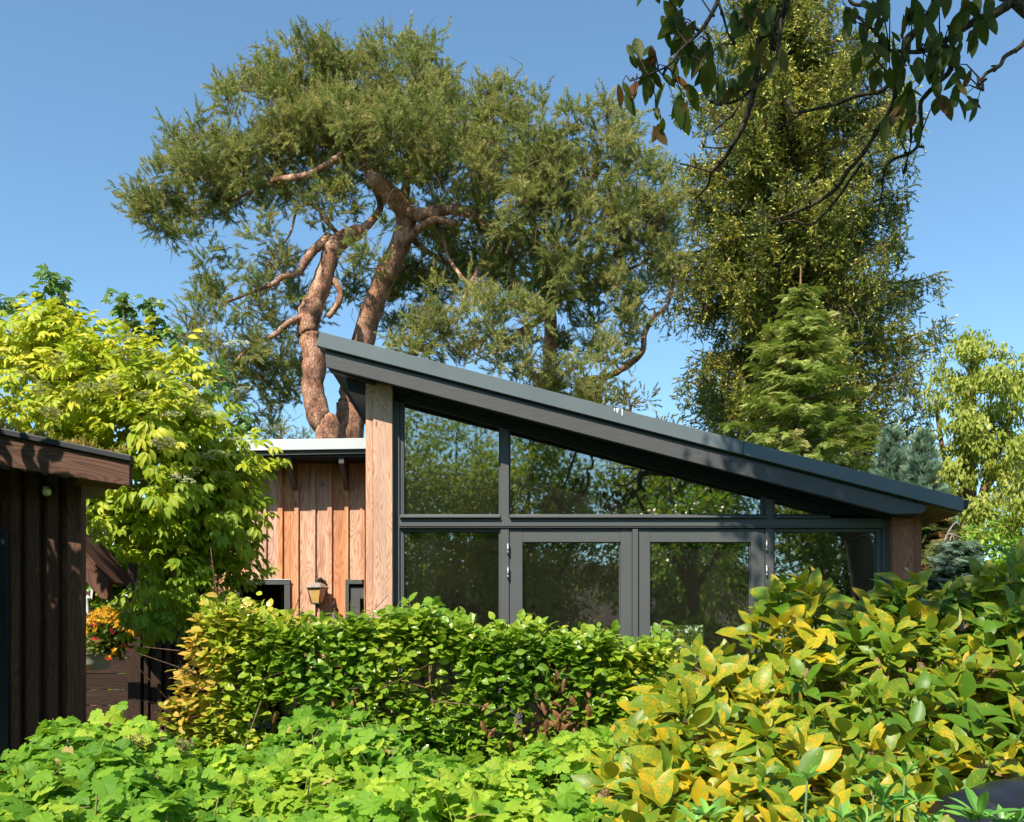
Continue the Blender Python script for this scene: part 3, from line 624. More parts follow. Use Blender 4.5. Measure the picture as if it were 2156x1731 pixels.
# dark store wall behind the elder, slat fence in the gap; shade put into their tone
st=thing('garden_store',(-2.7,7.8,0),'dark brown timber store, tone deepened for shade, half hidden under the yellow green elder','shed')
Yd=7.8; b=MB(43); b.box(X(300,Yd),X(440,Yd),Yd,Yd+.05,.5,2.35,(0,0,1)); b.box(X(272,Yd),X(299,Yd),Yd-.03,Yd+.06,0,2.5,(0,0,1)); b.build('wall',M['shadewood'],st,.003)
b=MB(44)
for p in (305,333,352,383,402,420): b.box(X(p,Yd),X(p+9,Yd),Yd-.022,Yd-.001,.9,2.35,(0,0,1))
b.box(X(300,Yd),X(440,Yd),Yd-.05,Yd-.023,.93,1.02); b.build('batten',M['shadewood'],st,.002)
b=MB(45); b.box(X(255,Yd),X(450,Yd),Yd-.25,8.55,2.5,2.58); b.build('roof',M['black'],st)
b=MB(46); q0=P(332,1556,7.4); b.box(q0[0]-.06,q0[0]+.06,7.35,7.47,.0,q0[2]+.06); b.build('meter_box',M['lamproof'],st,.004)
fen=thing('slat_fence',(-3.6,9.2,0),'slatted fence, coloured dark for shade, in the gap between the shed and the store','fence')
b=MB(47)
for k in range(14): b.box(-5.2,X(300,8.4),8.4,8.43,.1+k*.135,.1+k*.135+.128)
b.build('slat',M['shadewood'],fen)
b=MB(48)
for x in (-5.0,-3.7): b=MB(48); b.box(x,x+.09,8.43,8.52,0,2.05); b.build('fence_post',M['shadewood'],fen)

# hanging basket
hb=P(192,1394,7.1); bas=thing('hanging_basket',hb,'hanging basket of orange, yellow and red flowers beside the dark shed','hanging basket')
k_=7.1/F
q=MB(); q.lathe([(.105,-.054),(.11,-.05),(.13,0),(.15,.055),(.156,.06)],hb+[-.0,0,0],24); q.build('pot',M['pot'],bas)
q=MB(); top=P(191,1246,7.1); 
q.tube([P(193,1238,7.24),P(194,1246,7.16),P(192,1262,7.1),P(189,1262,7.1)],.008,6)
q.tube([P(191,1262,7.1),P(185,1256,7.1),P(183,1264,7.1),P(185,1288,7.1),P(187,1300,7.1)],[.01,.013,.014,.01,.006],7)
for a in (0,2.1,4.2): q.tube([P(187,1298,7.1),hb+[.13*math.cos(a),.13*math.sin(a),.05]],.0025,4)
q.build('hook',M['whiteplastic'],bas)
rng=np.random.default_rng(8); n=1500
c0=P(226,1342,7.1); R_=np.array([48*k_,.16,42*k_])
d=nrm(rng.normal(0,1,(n,3))); pos=c0+d*R_*rng.uniform(.2,1,(n,1)); lv=LV()
lv.inst(T_lance,pos,nrm(d+[0,0,.5]+rng.normal(0,.5,(n,3))),rng.normal(0,1,(n,3)),rng.uniform(.04,.075,n),rng.random(n))
lv.build('foliage',M['basketgreen'],bas)
petal=joinT([xfT(T_quad,.6,a,.2) for a in np.linspace(0,2*math.pi,6)[:-1]])
m=330; a=rng.uniform(-1.0,1.0,m); u=rng.uniform(0,1,m)
fx=226+54*np.sin(a*1.3)*(.75+.3*u)+(u*8-4); fy=1318-34*np.cos(a*1.25)+rng.uniform(-6,26,m)+12*np.abs(a)
pos=np.stack([X(fx,6.97),7.1-.14*np.cos(a)+rng.uniform(-.07,.12,m),Z(fy,6.97)],1); lv=LV()
lv.inst(petal,pos,nrm(rng.normal(0,1,(m,3))*[1,.4,1]),nrm([0,-1,.7]+rng.normal(0,.4,(m,3))),rng.uniform(.02,.032,m),rng.random(m)); 
for (px,py) in ((243,1376),(240,1366),(176,1300),(204,1323),(178,1404),(192,1404),(230,1382)):
    lv.inst(petal,P(px,py,6.9)[None]+rng.normal(0,.008,(2,3)),rng.normal(0,1,(2,3)),np.array([[0,-1,.3]]*2),.04,rng.random(2))
lv.build('orange_flowers',M['yellowflower'],bas)
lv=LV()
for (px,py) in ((195,1315),(202,1346),(236,1330),(259,1360),(230,1389)):
    lv.inst(petal,P(px,py,6.88)[None]+rng.normal(0,.01,(3,3)),rng.normal(0,1,(3,3)),np.array([[0,-1,.3]]*3)+rng.normal(0,.3,(3,3)),.03,rng.random(3))
lv.build('red_flowers',M['redflower'],bas)

# ------------------------------------------------------------------ tree tools
def wob(d,rng,amp):
    """rough radius multiplier from random sines"""
    r=np.ones(len(d))
    for f_ in (2.2,4.1,7.0):
        k=rng.normal(0,1,(3,))*f_; r+=amp*np.sin(d@k+rng.uniform(0,6))*(2.2/f_)**.5
    return r
def blob_centres(blobs,rng,density,shell=.55,rough=.22):
    """blobs: (px,py,rx,ry,Y,dy[,dens]) -> cluster centres, outward dirs, blob Y-extent"""
    C=[];O=[]
    for b_ in blobs:
        px,py,rx,ry,Y,dy=b_[:6]; de=b_[6] if len(b_)>6 else 1.
        R_=np.array([rx/F*Y,dy,ry/F*Y]); n=max(3,int(density*de*(R_[0]*R_[2]*math.pi)))
        d=nrm(rng.normal(0,1,(n,3))); u=(shell+(1-shell)*rng.random(n))*wob(d,rng,rough)
        C.append(P(px,py,Y)+d*R_*u[:,None]); O.append(nrm(d/R_))
    return np.concatenate(C),np.concatenate(O)
def limbs_mesh(mb,limbs,n=10,sub=4,jit=.012,seed=0,mi=0):
    """limbs: list of (points, radii) -> smooth tubes; returns nodes,rads"""
    rs=np.random.default_rng(seed); NP=[];NR=[]
    for pts,rr in limbs:
        pts=np.array(pts,float); m=len(pts); rr=np.interp(np.linspace(0,1,m),np.linspace(0,1,len(rr)),rr)
        t=np.linspace(0,m-1,(m-1)*sub+1); out=[]
        for v in t:
            i=min(int(v),m-2); f_=v-i; p0=pts[max(i-1,0)];p1=pts[i];p2=pts[i+1];p3=pts[min(i+2,m-1)]
            out.append(.5*((2*p1)+(-p0+p2)*f_+(2*p0-5*p1+4*p2-p3)*f_**2+(-p0+3*p1-3*p2+p3)*f_**3))
        out=np.array(out); r=np.interp(t,np.arange(m),rr)
        out[1:-1]+=rs.normal(0,1,(len(out)-2,3))*r[1:-1,None]*.05
        mb.tube(out,list(r*(1+rs.normal(0,.05,len(r)))),n,mi); NP.append(out);NR.append(r)
    return np.concatenate(NP),np.concatenate(NR)
def grow(mb,nodes,rads,targets,rng,rtip=.004,rk=.008,sag=.1,n=4,seg=4,up=0.,mi=0,skip=None):
    nodes=[*nodes];rads=[*rads]; NA=np.array(nodes); NRa=np.array(rads)
    d0=np.array([np.min(np.linalg.norm(NA-t,axis=1)) for t in targets]); 
    for i in np.argsort(d0):
        t=targets[i]; dd=np.linalg.norm(NA-t,axis=1); cost=dd+.25*np.maximum(0,NA[:,2]-t[2]); j=int(np.argmin(cost)); a=NA[j]
        L=dd[j]
        if L<.03: continue
        r0=min(NRa[j]*.75,rtip+rk*L*2.2); s_=np.linspace(0,1,seg+1)[:,None]
        pts=a+(t-a)*s_; pts[:,2]+=(-sag+up)*L*np.sin(s_[:,0]*math.pi); pts[1:-1]+=rng.normal(0,.07*L,(seg-1,3))
        rr=np.linspace(r0,rtip,seg+1)
        if skip is None or not skip(t): mb.tube(pts,list(rr),n,mi,cap=False)
        NA=np.concatenate([NA,pts[1:]]); NRa=np.concatenate([NRa,rr[1:]])
def around(C,O,k,r,rng,flat=1.):
    """k points around each centre, with outward direction"""
    n=len(C); d=nrm(rng.normal(0,1,(n,k,3))); d[...,2]*=flat
    p=C[:,None,:]+d*r*rng.uniform(.25,1,(n,k,1))
    return p.reshape(-1,3),d.reshape(-1,3),np.repeat(O,k,0)

# ------------------------------------------------------------------ three scots pines
def pine(name,loc,label,limbs,blobs,seed,dens=29.,k=65,cr_=.2,thin=[]):
    rng=np.random.default_rng(seed); t=thing(name,loc,label,'pine tree','scots pines behind the garden house')
    mb=MB(seed); nd,nr=limbs_mesh(mb,limbs,12,5,seed=seed)
    for pts,rr in thin: limbs_mesh(mb,[(pts,rr)],6,3,seed=seed+7)
    mb.build('trunk',M['pinebark'],t)
    C,O=blob_centres(blobs,rng,dens,.35,.2)
    mb=MB(seed+1); grow(mb,nd,nr,C,rng,.005,.012,.05,4,4)
    # dry inner twiglets
    m=len(C)*2; i=rng.integers(0,len(C),m); s0=C[i]+rng.normal(0,.12,(m,3)); e=s0+nrm(rng.normal(0,1,(m,3))-[0,0,.5])*rng.uniform(.12,.4,(m,1))
    for a,c in zip(s0,e): mb.tube([a,(a+c)/2+rng.normal(0,.03,3),c],[.005,.004,.002],3,cap=False)
    mb.build('branches',M['twig'],t)
    m=13; nC=len(C); sd=nrm(nrm(rng.normal(0,1,(nC,m,3)))*.75+O[:,None,:]*.35+np.array([-.05,-.12,.4])); sl_=rng.uniform(.10,.24,(nC,m,1))
    sb=C[:,None,:]+nrm(rng.normal(0,1,(nC,m,3)))*rng.uniform(0,.19,(nC,m,1)); q_=max(3,k//m); u=np.linspace(.15,1,q_)[None,None,:,None]
    pos=(sb[:,:,None,:]+sd[:,:,None,:]*sl_[:,:,None,:]*u); pos=pos+rng.normal(0,.008,pos.shape); D=sd[:,:,None,:]+rng.normal(0,.16,pos.shape)
    rnd=.15+.3*rng.random((nC,1,1))+.35*rng.random((nC,m,1))+.12*rng.random((nC,m,q_))+.12*u[...,0]; rnd=np.clip(rnd,0,1).ravel()
    pos=pos.reshape(-1,3); D=nrm(D.reshape(-1,3)); n=len(pos); print(name,nC,n)
    lv=LV(); q=rng.integers(0,4,n)
    for j in range(4):
        s_=q==j; lv.inst(T_pine[j],pos[s_],D[s_],rng.normal(0,1,(s_.sum(),3)),rng.uniform(.065,.1,s_.sum()),rnd[s_])
    lv.build('crown',[M['pine'],M['candle'],M['twig']],t)
    return t
Q=lambda L,Y=14.,dy=None:[P(a[0],a[1],(a[2] if len(a)>2 else Y)) for a in L]
A_limbs=[(Q([(712,1620),(705,1250),(693,925),(674,885),(658,822),(662,765),(651,718),(648,690),(655,652),(673,608),(690,560),(702,522),(728,500),(762,486)]),[.24,.2,.175,.17,.16,.165,.15,.165,.155,.145,.13,.13,.115,.09]),
 (Q([(696,497),(668,520,13.9),(645,547,13.8),(630,571,13.8),(594,583,13.8),(576,598,13.8),(528,616,13.9),(470,640,14.)]),[.075,.06,.045,.03,.015]),
 (Q([(650,662),(609,680,13.8),(576,707,13.8),(543,721,13.8),(515,740,13.8),(494,770,13.8),(473,798,13.8),(437,831,13.8)]),[.05,.038,.028,.018,.008]),
 (Q([(702,590),(716,612),(712,640),(690,668)]),[.05,.045,.04]),
 (Q([(720,500),(690,470,14.),(660,430,14.),(626,443,13.9),(612,490,13.9),(592,521,13.9),(560,560,13.9)]),[.035,.025,.015,.008]),
 (Q([(762,486),(800,440,14.3),(790,400,14.6)]),[.07,.05,.04])]
A_blobs=[(480,360,120,60,13.75,.6,1.),(330,440,70,40,13.75,.5,.9),(640,640,50,40,15.35,.5,.7),(640,760,40,60,15.55,.5,.7),(560,800,80,50,14.35,.5,.7),(600,560,40,40,15.15,.4,.6),(680,430,70,50,13.85,.5),(560,400,90,38,14.15,.7),(430,395,100,58,13.95,.9),(400,325,85,55,14.35,.8),(325,410,68,38,13.75,.5),(350,482,58,38,13.75,.5,.8),(500,330,60,60,14.35,.6),
 (505,640,90,38,13.85,.6,.8),(560,565,70,40,13.75,.5,.5),(440,700,72,38,13.75,.6,.8),(520,755,100,42,13.95,.6,.75),(605,690,50,45,15.35,.5,.5),(590,830,58,48,14.35,.5,.4),(480,820,70,45,14.15,.4,.6),(450,620,50,30,13.75,.3,.7),(400,715,35,30,13.75,.3,.9),(470,780,70,30,13.75,.4,.6),(610,620,50,35,15.25,.5,.5),(440,560,45,22,13.75,.3,.35),(400,515,60,30,13.75,.4,.5),(550,500,50,40,13.75,.4,.3),(575,885,40,25,14.35,.3,.4)]
A=pine('pine_tree',P(712,1620,14),'left scots pine with a curved orange trunk leaning left behind the roof',A_limbs,A_blobs,11)
B_limbs=[(Q([(738,1620,14.6),(735,925,14.6),(742,850,14.6),(748,790,14.6),(771,690,14.5),(796,620,14.4),(820,560,14.3),(852,490,14.2),(849,440,14.),(812,400,13.8),(783,368,13.7),(765,310,14.4),(745,220,14.9),(725,170,15)]),[.26,.215,.2,.19,.16,.15,.15,.15,.14,.13,.11,.08,.05,.02]),
 (Q([(849,440,14.),(880,452,13.9),(910,448,13.8),(950,440,13.7),(1000,455,13.7),(1035,478,13.8),(1090,500,13.9)]),[.09,.085,.09,.08,.07,.05,.03]),
 (Q([(783,368,13.9),(740,322,14.),(710,334,13.7),(680,352,13.6),(648,369,13.5),(610,376,13.5),(585,378,13.6),(540,400,13.9),(492,419,14.),(430,437,14.1),(374,465,14.1)]),[.07,.055,.05,.045,.045,.045,.04,.025,.018,.012,.008]),
 (Q([(849,440,14),(858,370,14),(880,270,15.),(860,170,15.2),(835,100,15.1)]),[.07,.05,.03,.01]),
 (Q([(862,500,14.2),(890,475,13.9),(920,462,13.7),(960,470,13.6)]),[.06,.05,.04]),
 (Q([(852,490,14.2),(900,530,14.4),(960,560,14.6),(1040,560,14.8)]),[.05,.035,.02]),
 (Q([(870,330,14.1),(950,300,14.9),(1020,250,15),(1040,230,15)]),[.05,.03,.012]),
 (Q([(735,925,14.6),(790,640,14.9),(860,560,15.2)]),[.04,.04,.02])]
B_blobs=[(880,460,50,30,15.45,.4,.6),(930,520,80,40,15.45,.5,.9),(860,610,90,40,15.75,.5,.9),(710,370,60,30,14.95,.5,.8),(720,270,130,60,13.95,.8,1.1),(910,200,90,50,14.15,.7,1.),(600,290,110,60,13.95,.7,1.),(680,140,80,40,14.35,.5,.9),(600,205,105,72,14.55,1.),(562,142,42,32,14.55,.5),(700,190,115,70,14.85,1.1),(765,150,60,35,14.95,.6),(828,92,48,24,14.75,.35,.8),(885,118,14,12,14.75,.2,.8),(850,190,115,75,14.75,1.1),(1035,195,62,38,14.55,.5,.9),(950,265,115,70,14.55,1.),
 (640,300,130,70,14.05,1.),(760,300,130,75,13.75,1.),(870,320,130,85,13.55,1.),(980,360,110,80,13.75,1.),(830,400,60,30,15.15,.4,.5),(780,520,60,45,13.75,.5,.6),(740,610,50,50,15.75,.5,.5),(820,640,55,55,15.75,.6,.5),(900,570,90,50,15.75,.6,.7),(950,450,60,30,15.45,.4,.6),(480,200,14,10,14.55,.2),(840,700,60,40,15.85,.5,.6)]
pine('pine_tree',P(738,1620,14.6),'middle scots pine with the tallest broad crown and a straight orange trunk',B_limbs,B_blobs,12)
C_limbs=[(Q([(1150,1620,15.2),(1153,925,15.2),(1156,800,15.2),(1158,650,15.2),(1140,560,15.2),(1120,450,15.2),(1120,360,15),(1150,300,15)]),[.15,.13,.11,.10,.07,.05,.03,.015]),
 (Q([(1230,800,15),(1255,797,14.6),(1282,792,14.4),(1325,768,14.2),(1353,739,14.),(1357,704,14),(1375,670,14),(1407,639,14),(1420,580,14)]),[.05,.045,.045,.04,.03,.02]),
 (Q([(1158,660,15.2),(1110,690,14.6),(1065,725,14.2),(1050,750,14)]),[.06,.05,.02]),
 (Q([(1145,570,15.2),(1220,500,15),(1290,430,15),(1320,350,15)]),[.04,.03,.02,.01]),
 (Q([(1160,640,15.2),(1260,590,15),(1340,560,15),(1400,520,14.9)]),[.04,.03,.015]),
 (Q([(1120,450,15.2),(1040,520,14.5),(990,600,13.6),(960,680,13.)]),[.04,.03,.02]),
 (Q([(920,470,14),(935,510,14),(947,548,14),(985,600,13.6)]),[.035,.03,.02]),(Q([(1066,500,14),(1076,560,14),(1096,622,14),(1140,660,13.6)]),[.035,.035,.025])]
C_blobs=[(1250,740,90,45,13.8,.6,.6),(1330,700,60,45,13.8,.4,.6),(1180,850,90,40,13.6,.5,.8),(1290,840,70,35,13.8,.5,.6),(960,620,60,30,13.2,.4,.7),(1080,300,90,62,14.3,.8),(1060,230,50,30,14.2,.4,.8),(1010,430,80,50,13.6,.6),(1090,560,80,45,13.9,.6,.9),(1180,560,100,45,13.6,.6,1.),(1150,620,70,35,14.,.4,.8),(1040,610,70,30,14.4,.5,.7),(1290,600,90,40,13.8,.5,.8),(1390,440,40,50,13.8,.4,.9),(1410,540,40,40,13.8,.4,.8),(1360,380,40,40,14,.4,.8),(1140,330,100,70,14.,.9),(1185,262,34,34,14.3,.35,.9),(1285,300,66,55,14.2,.7),(1275,245,26,24,14.2,.25,.8),(1340,330,35,40,14.,.4),(1230,390,120,70,13.8,1.),(1120,450,120,70,13.4,.9),(1330,440,90,60,14.,.8),(1250,510,130,60,14.,.9),(1060,520,90,45,14.4,.7,.7),(1360,530,70,55,14.2,.6,.8),(1300,590,90,32,14.6,.6,.6),(1390,490,40,40,14.2,.5,.8),
 (900,705,80,35,12.7,.5),(990,690,100,38,12.7,.6,1.1),(1100,665,75,32,12.8,.5,1.1),(1040,745,110,40,13,.5,.9),(1190,790,90,45,13.2,.6,.7),(1150,730,60,50,15.3,.4,.5),(860,735,50,30,12.8,.4),(1240,700,60,40,15.2,.4,.4),(1120,820,80,40,13.4,.5,.7),(1000,560,110,45,14.9,.6,.8),(1210,610,110,50,14.9,.6,.8),(1330,650,60,35,14.6,.4,.6),(1180,400,90,60,14.6,.6,1.)]
pine('pine_tree',P(1150,1620,15),'right scots pine whose low bright boughs hang just above the sloping roof',C_limbs,C_blobs,13)
rng=np.random.default_rng(2)
pine('pine_tree',P(590,1500,20),'distant small pine top peeping over the low pale roof',[(Q([(590,1540,20),(592,900,20)]),[.12,.02])],[(590,905,26,14,20,.3,1.3),(575,922,28,14,20,.3,1.3),(640,922,14,8,20,.2)],14,k=20)

# golden conifer behind the roof
t=thing('yew_shrub',P(1330,1600,12.9),'dark golden orange conifer peeping over the middle of the roof','conifer'); rng=np.random.default_rng(3)
mb=MB(); nd,nr=limbs_mesh(mb,[(Q([(1320,1600,12.9),(1310,1000,12.9),(1330,850,12.9)]),[.08,.05,.015]),(Q([(1300,960,12.9),(1240,900,12.9)]),[.03,.01])],6)
C,O=blob_centres([(1345,850,50,38,12.9,.4,1),(1290,880,60,40,12.9,.4),(1225,860,40,35,12.9,.3,.7),(1390,900,40,22,12.9,.3,.7),(1250,930,60,40,12.9,.4)],rng,16)
grow(mb,nd,nr,C,rng,.004,.01); mb.build('trunk',M['twig'],t)
pos,d,o=around(C,O,26,.17,rng); lv=LV(); n=len(pos); lv.inst(T_spr[1],pos,nrm(d+o*.5+[0,0,.2]),rng.normal(0,1,(n,3)),rng.uniform(.07,.13,n),rng.random(n),0); lv.build('crown',M['gold'],t)

# ------------------------------------------------------------------ tall norway spruce
def spruce():
    rng=np.random.default_rng(21); Y0=17.; t=thing('spruce_tree',P(1640,1577,Y0),'very tall drooping spruce with pale yellow new tips at the right','spruce tree')
    zs=[Z(p,Y0) for p in (1100,900,750,600,450,300,100,0,-180)]; Rs=[2.2,2.3,2.4,2.5,2.35,2.0,1.35,1.05,.1]
    mb=MB(5); tx=X(1645,Y0)
    mb.tube([(tx,Y0,0),(tx-.02,Y0,4),(tx+.02,Y0,8),(tx,Y0,11),(tx+.05,Y0,14.4)],[.26,.21,.15,.09,.02],12)
    tp=[];td=[];tb=[];ylw=[]
    nb=300
    for i in range(nb):
        z=3.0+(14.3-3.0)*((i+rng.random())/nb); az=rng.uniform(0,2*math.pi)
        R_=np.interp(z,zs,Rs)*rng.uniform(.45,1.03)
        if z<3.4: R_*=.8
        if math.cos(az)>0: R_*=1.12
        h=np.array([math.cos(az),math.sin(az),0]); sd=np.array([-h[1],h[0],0])
        m=8; s_=np.linspace(0,1,m)[:,None]; drp=rng.uniform(.25,.5)
        pts=np.array([tx,Y0,z+.25*R_])+h*R_*s_; pts[:,2]+=(-drp*R_*s_+.75*drp*R_*s_**3)[:,0]+.06*np.sin(s_[:,0]*5)*0
        mb.tube(pts,list(np.linspace(.03*R_**.5,.006,m)),5,cap=False)
        nn=max(4,int(R_/.085))
        for u in np.linspace(.18,1,nn):
            p=np.array([np.interp(u,s_[:,0],pts[:,k]) for k in range(3)])
            for sgn in (1,-1):
                if rng.random()<.15: continue
                side=sd*sgn*rng.uniform(.15,1.)+h*rng.uniform(.1,.6); L=(.2+.75*rng.random()**1.4*(1-.4*u))*min(1,.45+R_/2.2)
                q=max(3,int(L/.042)); hang=np.linspace(0,1,q)[:,None]
                line=p+nrm(side)*min(L*.45,.17)*(1-(1-hang)**2)+np.array([0,0,-1])*L*hang**1.3*rng.uniform(.7,1.2)
                if rng.random()<.35: mb.tube([line[0],line[q//2],line[-1]],[.005,.004,.002],3,cap=False)
                dr=nrm(np.gradient(line,axis=0)+rng.normal(0,.14,(q,3))+side*.06)
                tp.append(line); td.append(dr); tb.append(np.full(q,rng.random())); yy_=np.zeros(q); yy_[:max(1,q//2)]=.28; yy_[-1]=.55; ylw.append(yy_)
        p=pts[-3:]; tp.append(p); td.append(np.repeat(h[None],3,0)+[0,0,.2]); tb.append(np.full(3,.9)); ylw.append(np.full(3,.6))
    tp=np.concatenate(tp);td=np.concatenate(td);tb=np.concatenate(tb);yl=np.concatenate(ylw); n=len(tp); td=nrm(td)
    mb.build('trunk',M['twig'],t)
    # gaps: drop patches
    nz=np.sin(tp[:,0]*3.1+1)*np.sin(tp[:,2]*2.3+.6)+.4*np.sin(tp[:,0]*7+tp[:,2]*5); keep=(nz<.75)|(rng.random(n)<.25)
    y=(rng.random(n)<yl*1.0)&keep; g_=keep&~y; lv=LV()
    for j in range(3):
        s_=g_&(rng.integers(0,3,n)==j); s_=g_&(np.arange(n)%3==j); k=s_.sum(); lv.inst(T_spr[j],tp[s_]+rng.normal(0,.015,(k,3)),td[s_],rng.normal(0,1,(k,3)),rng.uniform(.12,.18,k),np.clip(tb[s_]*.6+rng.random(k)*.4,0,1))
    for j in range(2):
        s_=y&(np.arange(n)%2==j); k=s_.sum(); lv.inst(T_sprY[j],tp[s_]+rng.normal(0,.015,(k,3)),td[s_]+[0,0,.1],rng.normal(0,1,(k,3)),rng.uniform(.11,.16,k),np.clip(tb[s_]*.6+rng.random(k)*.4,0,1))
    lv.build('crown',[M['spruce'],M['sprucetip'],M['twig']],t)
    print('spruce units',n)
spruce()

def frond_tree(name,label,px,pt,Y,prof,mat,seed,nb,size,cat='conifer',bare=0,upw=.35,group=None,lean=0.):
    """prof: [(py,halfwidth px)...] from the top down"""
    rng=np.random.default_rng(seed); t=thing(name,P(px,1380+1.6*F/Y,Y),label,cat,group); mb=MB(seed)
    x0=X(px,Y); zs=np.array([Z(a,Y) for a,_ in prof])[::-1]; Rs=np.array([r for _,r in prof])[::-1]/F*Y; zt_=Z(pt,Y)
    mb.tube([(x0,Y,0),(x0+.02,Y,zt_*.5),(x0-.02,Y,zt_*.8),(x0+lean,Y,zt_)],[.1,.07,.035,.008],8)
    pp=[];dd=[];nn_=[];rr=[]
    zlo=zs[0]
    for i in range(nb):
        z=zlo+(zt_-bare-zlo)*((i+rng.random())/nb); R_=np.interp(z,zs,Rs)*rng.uniform(.45,1.15); az=rng.uniform(0,2*math.pi)
        h=np.array([math.cos(az),math.sin(az),0]); sd=np.array([-h[1],h[0],0]); m=6; s_=np.linspace(0,1,m)[:,None]
        tr=rng.random()
        pts=np.array([x0,Y,z-upw*R_*.6])+h*R_*s_; pts[:,2]+=(upw*R_*(1.5*s_-.9*s_**2))[:,0]
        mb.tube(pts,list(np.linspace(.012+.008*R_,.003,m)),4,cap=False)
        k=max(3,int(R_/(size*.35)))
        for u in np.linspace(.3,1,k):
            p=np.array([np.interp(u,s_[:,0],pts[:,q]) for q in range(3)])
            for sg in (1,-1):
                pp.append(p); dd.append(nrm(h*.8+sd*sg*rng.uniform(.3,1.)+[0,0,rng.uniform(-.5,.35)+(1.1 if upw>1 else 0)])); nn_.append(nrm([0,0,1]+h*.4+rng.normal(0,.35,3)) if upw<=1 else nrm(-h+rng.normal(0,.8,3))); rr.append(.55*rng.random()+.35*tr+(.1 if rng.random()<.1 else 0))
    mb.build('trunk',M['twig'],t); pp=np.array(pp);dd=np.array(dd);nn_=np.array(nn_);rr=np.clip(rr,0,1); n=len(pp); lv=LV()
    for j in range(3):
        s_=np.arange(n)%3==j; lv.inst(T_frond[j],pp[s_],dd[s_],nn_[s_],size*rng.uniform(.7,1.25,s_.sum()),rr[s_])
    lv.build('crown',mat,t); return t
frond_tree('cypress_tree','feathery green cypress with a bare leader in front of the spruce',1686,560,12.6,[(560,8),(600,24),(650,42),(700,60),(740,90),(800,122),(870,145),(940,180),(1000,200),(1100,210)],M['cyp'],31,270,.17,'cypress tree',bare=.3,upw=.2)
frond_tree('blue_conifer','left of two small blue green conifer spires above the roof end',1877,905,10.8,[(905,6),(950,22),(1010,42),(1100,60)],M['cypblue'],32,170,.1,upw=1.3,group='blue conifer spires')
frond_tree('blue_conifer','right of two small blue green conifer spires above the roof end',1942,915,10.4,[(915,6),(960,22),(1020,40),(1120,58)],M['cypblue'],33,170,.1,upw=1.3,group='blue conifer spires')
frond_tree('brown_conifer','low half brown conifer beside the right corner post',1965,1085,9.6,[(1085,30),(1130,45),(1200,60),(1300,70)],M['cypbrown'],34,120,.16)
frond_tree('blue_shrub','low pale blue green conifer shrub right of the corner post',2020,1140,8.9,[(1140,25),(1180,50),(1240,75)],M['cypblue'],35,90,.13,'shrub',upw=.8)

# ------------------------------------------------------------------ broadleaf trees
def leafy(name,label,cat,loc,limbs,blobs,seed,mats,T,dens,k,cr_,size,dirf,bark='twig',rn=(0,1),flat=.8,shell=.4,group=None,rough=.2,smooth=False,rf=None,twn=4,excl=None):
    rng=np.random.default_rng(seed); t=thing(name,loc,label,cat,group); mb=MB(seed); nd,nr=limbs_mesh(mb,limbs,8,4,seed=seed)
    C,O=blob_centres(blobs,rng,dens,shell,rough)
    if excl is not None: q_=~excl(1078+C[:,0]*F/C[:,1],1380-(C[:,2]-1.6)*F/C[:,1]); C,O=C[q_],O[q_]
    grow(mb,nd,nr,C,rng,.004,.009,0,twn,4,.08); mb.build('trunk',M[bark],t)
    pos,d,o=around(C,O,k,cr_,rng,flat); n=len(pos); D,N=dirf(d,o,rng,n)
    cl=np.repeat(rng.random(len(C)),k); r=rn[0]+(rn[1]-rn[0])*np.clip(.4*cl+.6*rng.random(n),0,1)
    if rf is not None: r=np.clip(rf(pos,r),0,1)
    lv=LV(); T=T if isinstance(T,list) else [T]
    for j in range(len(T)):
        s_=np.arange(n)%len(T)==j; m=s_.sum(); lv.inst(T[j],pos[s_],D[s_],N[s_],rng.uniform(size[0],size[1],m),r[s_])
    lv.build('crown',mats,t,smooth); return t,C,O
def hang(d,o,rng,n): return nrm(o*.45+[0,0,-.9]+rng.normal(0,.4,(n,3))),nrm(o+[0,0,.5]+rng.normal(0,.3,(n,3)))
def spread(d,o,rng,n): return nrm(d*[1,1,.3]+o*.5+[0,0,-.15]+rng.normal(0,.35,(n,3))),nrm([0,0,1]+o*.5+rng.normal(0,.35,(n,3)))
leafy('weeping_tree','light green tree with hanging narrow leaves at the right edge','tree',P(2030,1600,14),
 [(Q([(2040,1620,14),(2035,1200,14),(2040,900,14),(2050,740,14)]),[.2,.16,.1,.02]),(Q([(2036,1150,14),(2100,950,14),(2140,850,14)]),[.1,.06,.02]),(Q([(2036,1100,14),(1985,950,14),(1970,820,14)]),[.07,.04,.015])],
 [(2025,765,42,65,14,.6),(2080,830,60,80,14,.8),(2000,880,62,80,13.6,.7),(2070,950,85,85,13.6,.9),(1995,1000,50,55,13.4,.6,.8),(2140,900,40,110,13.6,.7),(2120,1060,60,80,13.3,.8),(2040,1090,70,60,13.,.7),(2040,710,18,18,14,.2,.8),(2150,1150,50,70,13,.6),(2075,760,25,30,14,.4),(2125,800,22,40,14,.4),(2160,980,40,90,13.6,.6),(1960,1040,30,40,13.4,.4,.8)],
 41,M['willow'],[T_lance,T_lance,T_small],30.,90,.2,(.06,.095),hang)
leafy('green_shrub','bright green leafy shrub below the light green tree at the right','shrub',P(2060,1640,10.5),
 [(Q([(2060,1640,10.5),(2050,1300,10.5),(2060,1150,10.5)]),[.05,.04,.01])],[(2040,1140,60,50,10.4,.5),(2100,1160,60,55,10.4,.5),(2150,1180,40,60,10.2,.4),(2070,1210,90,50,10.,.5)],42,M['beech'],T_small,40.,34,.15,(.05,.085),spread,rn=(.0,.8))
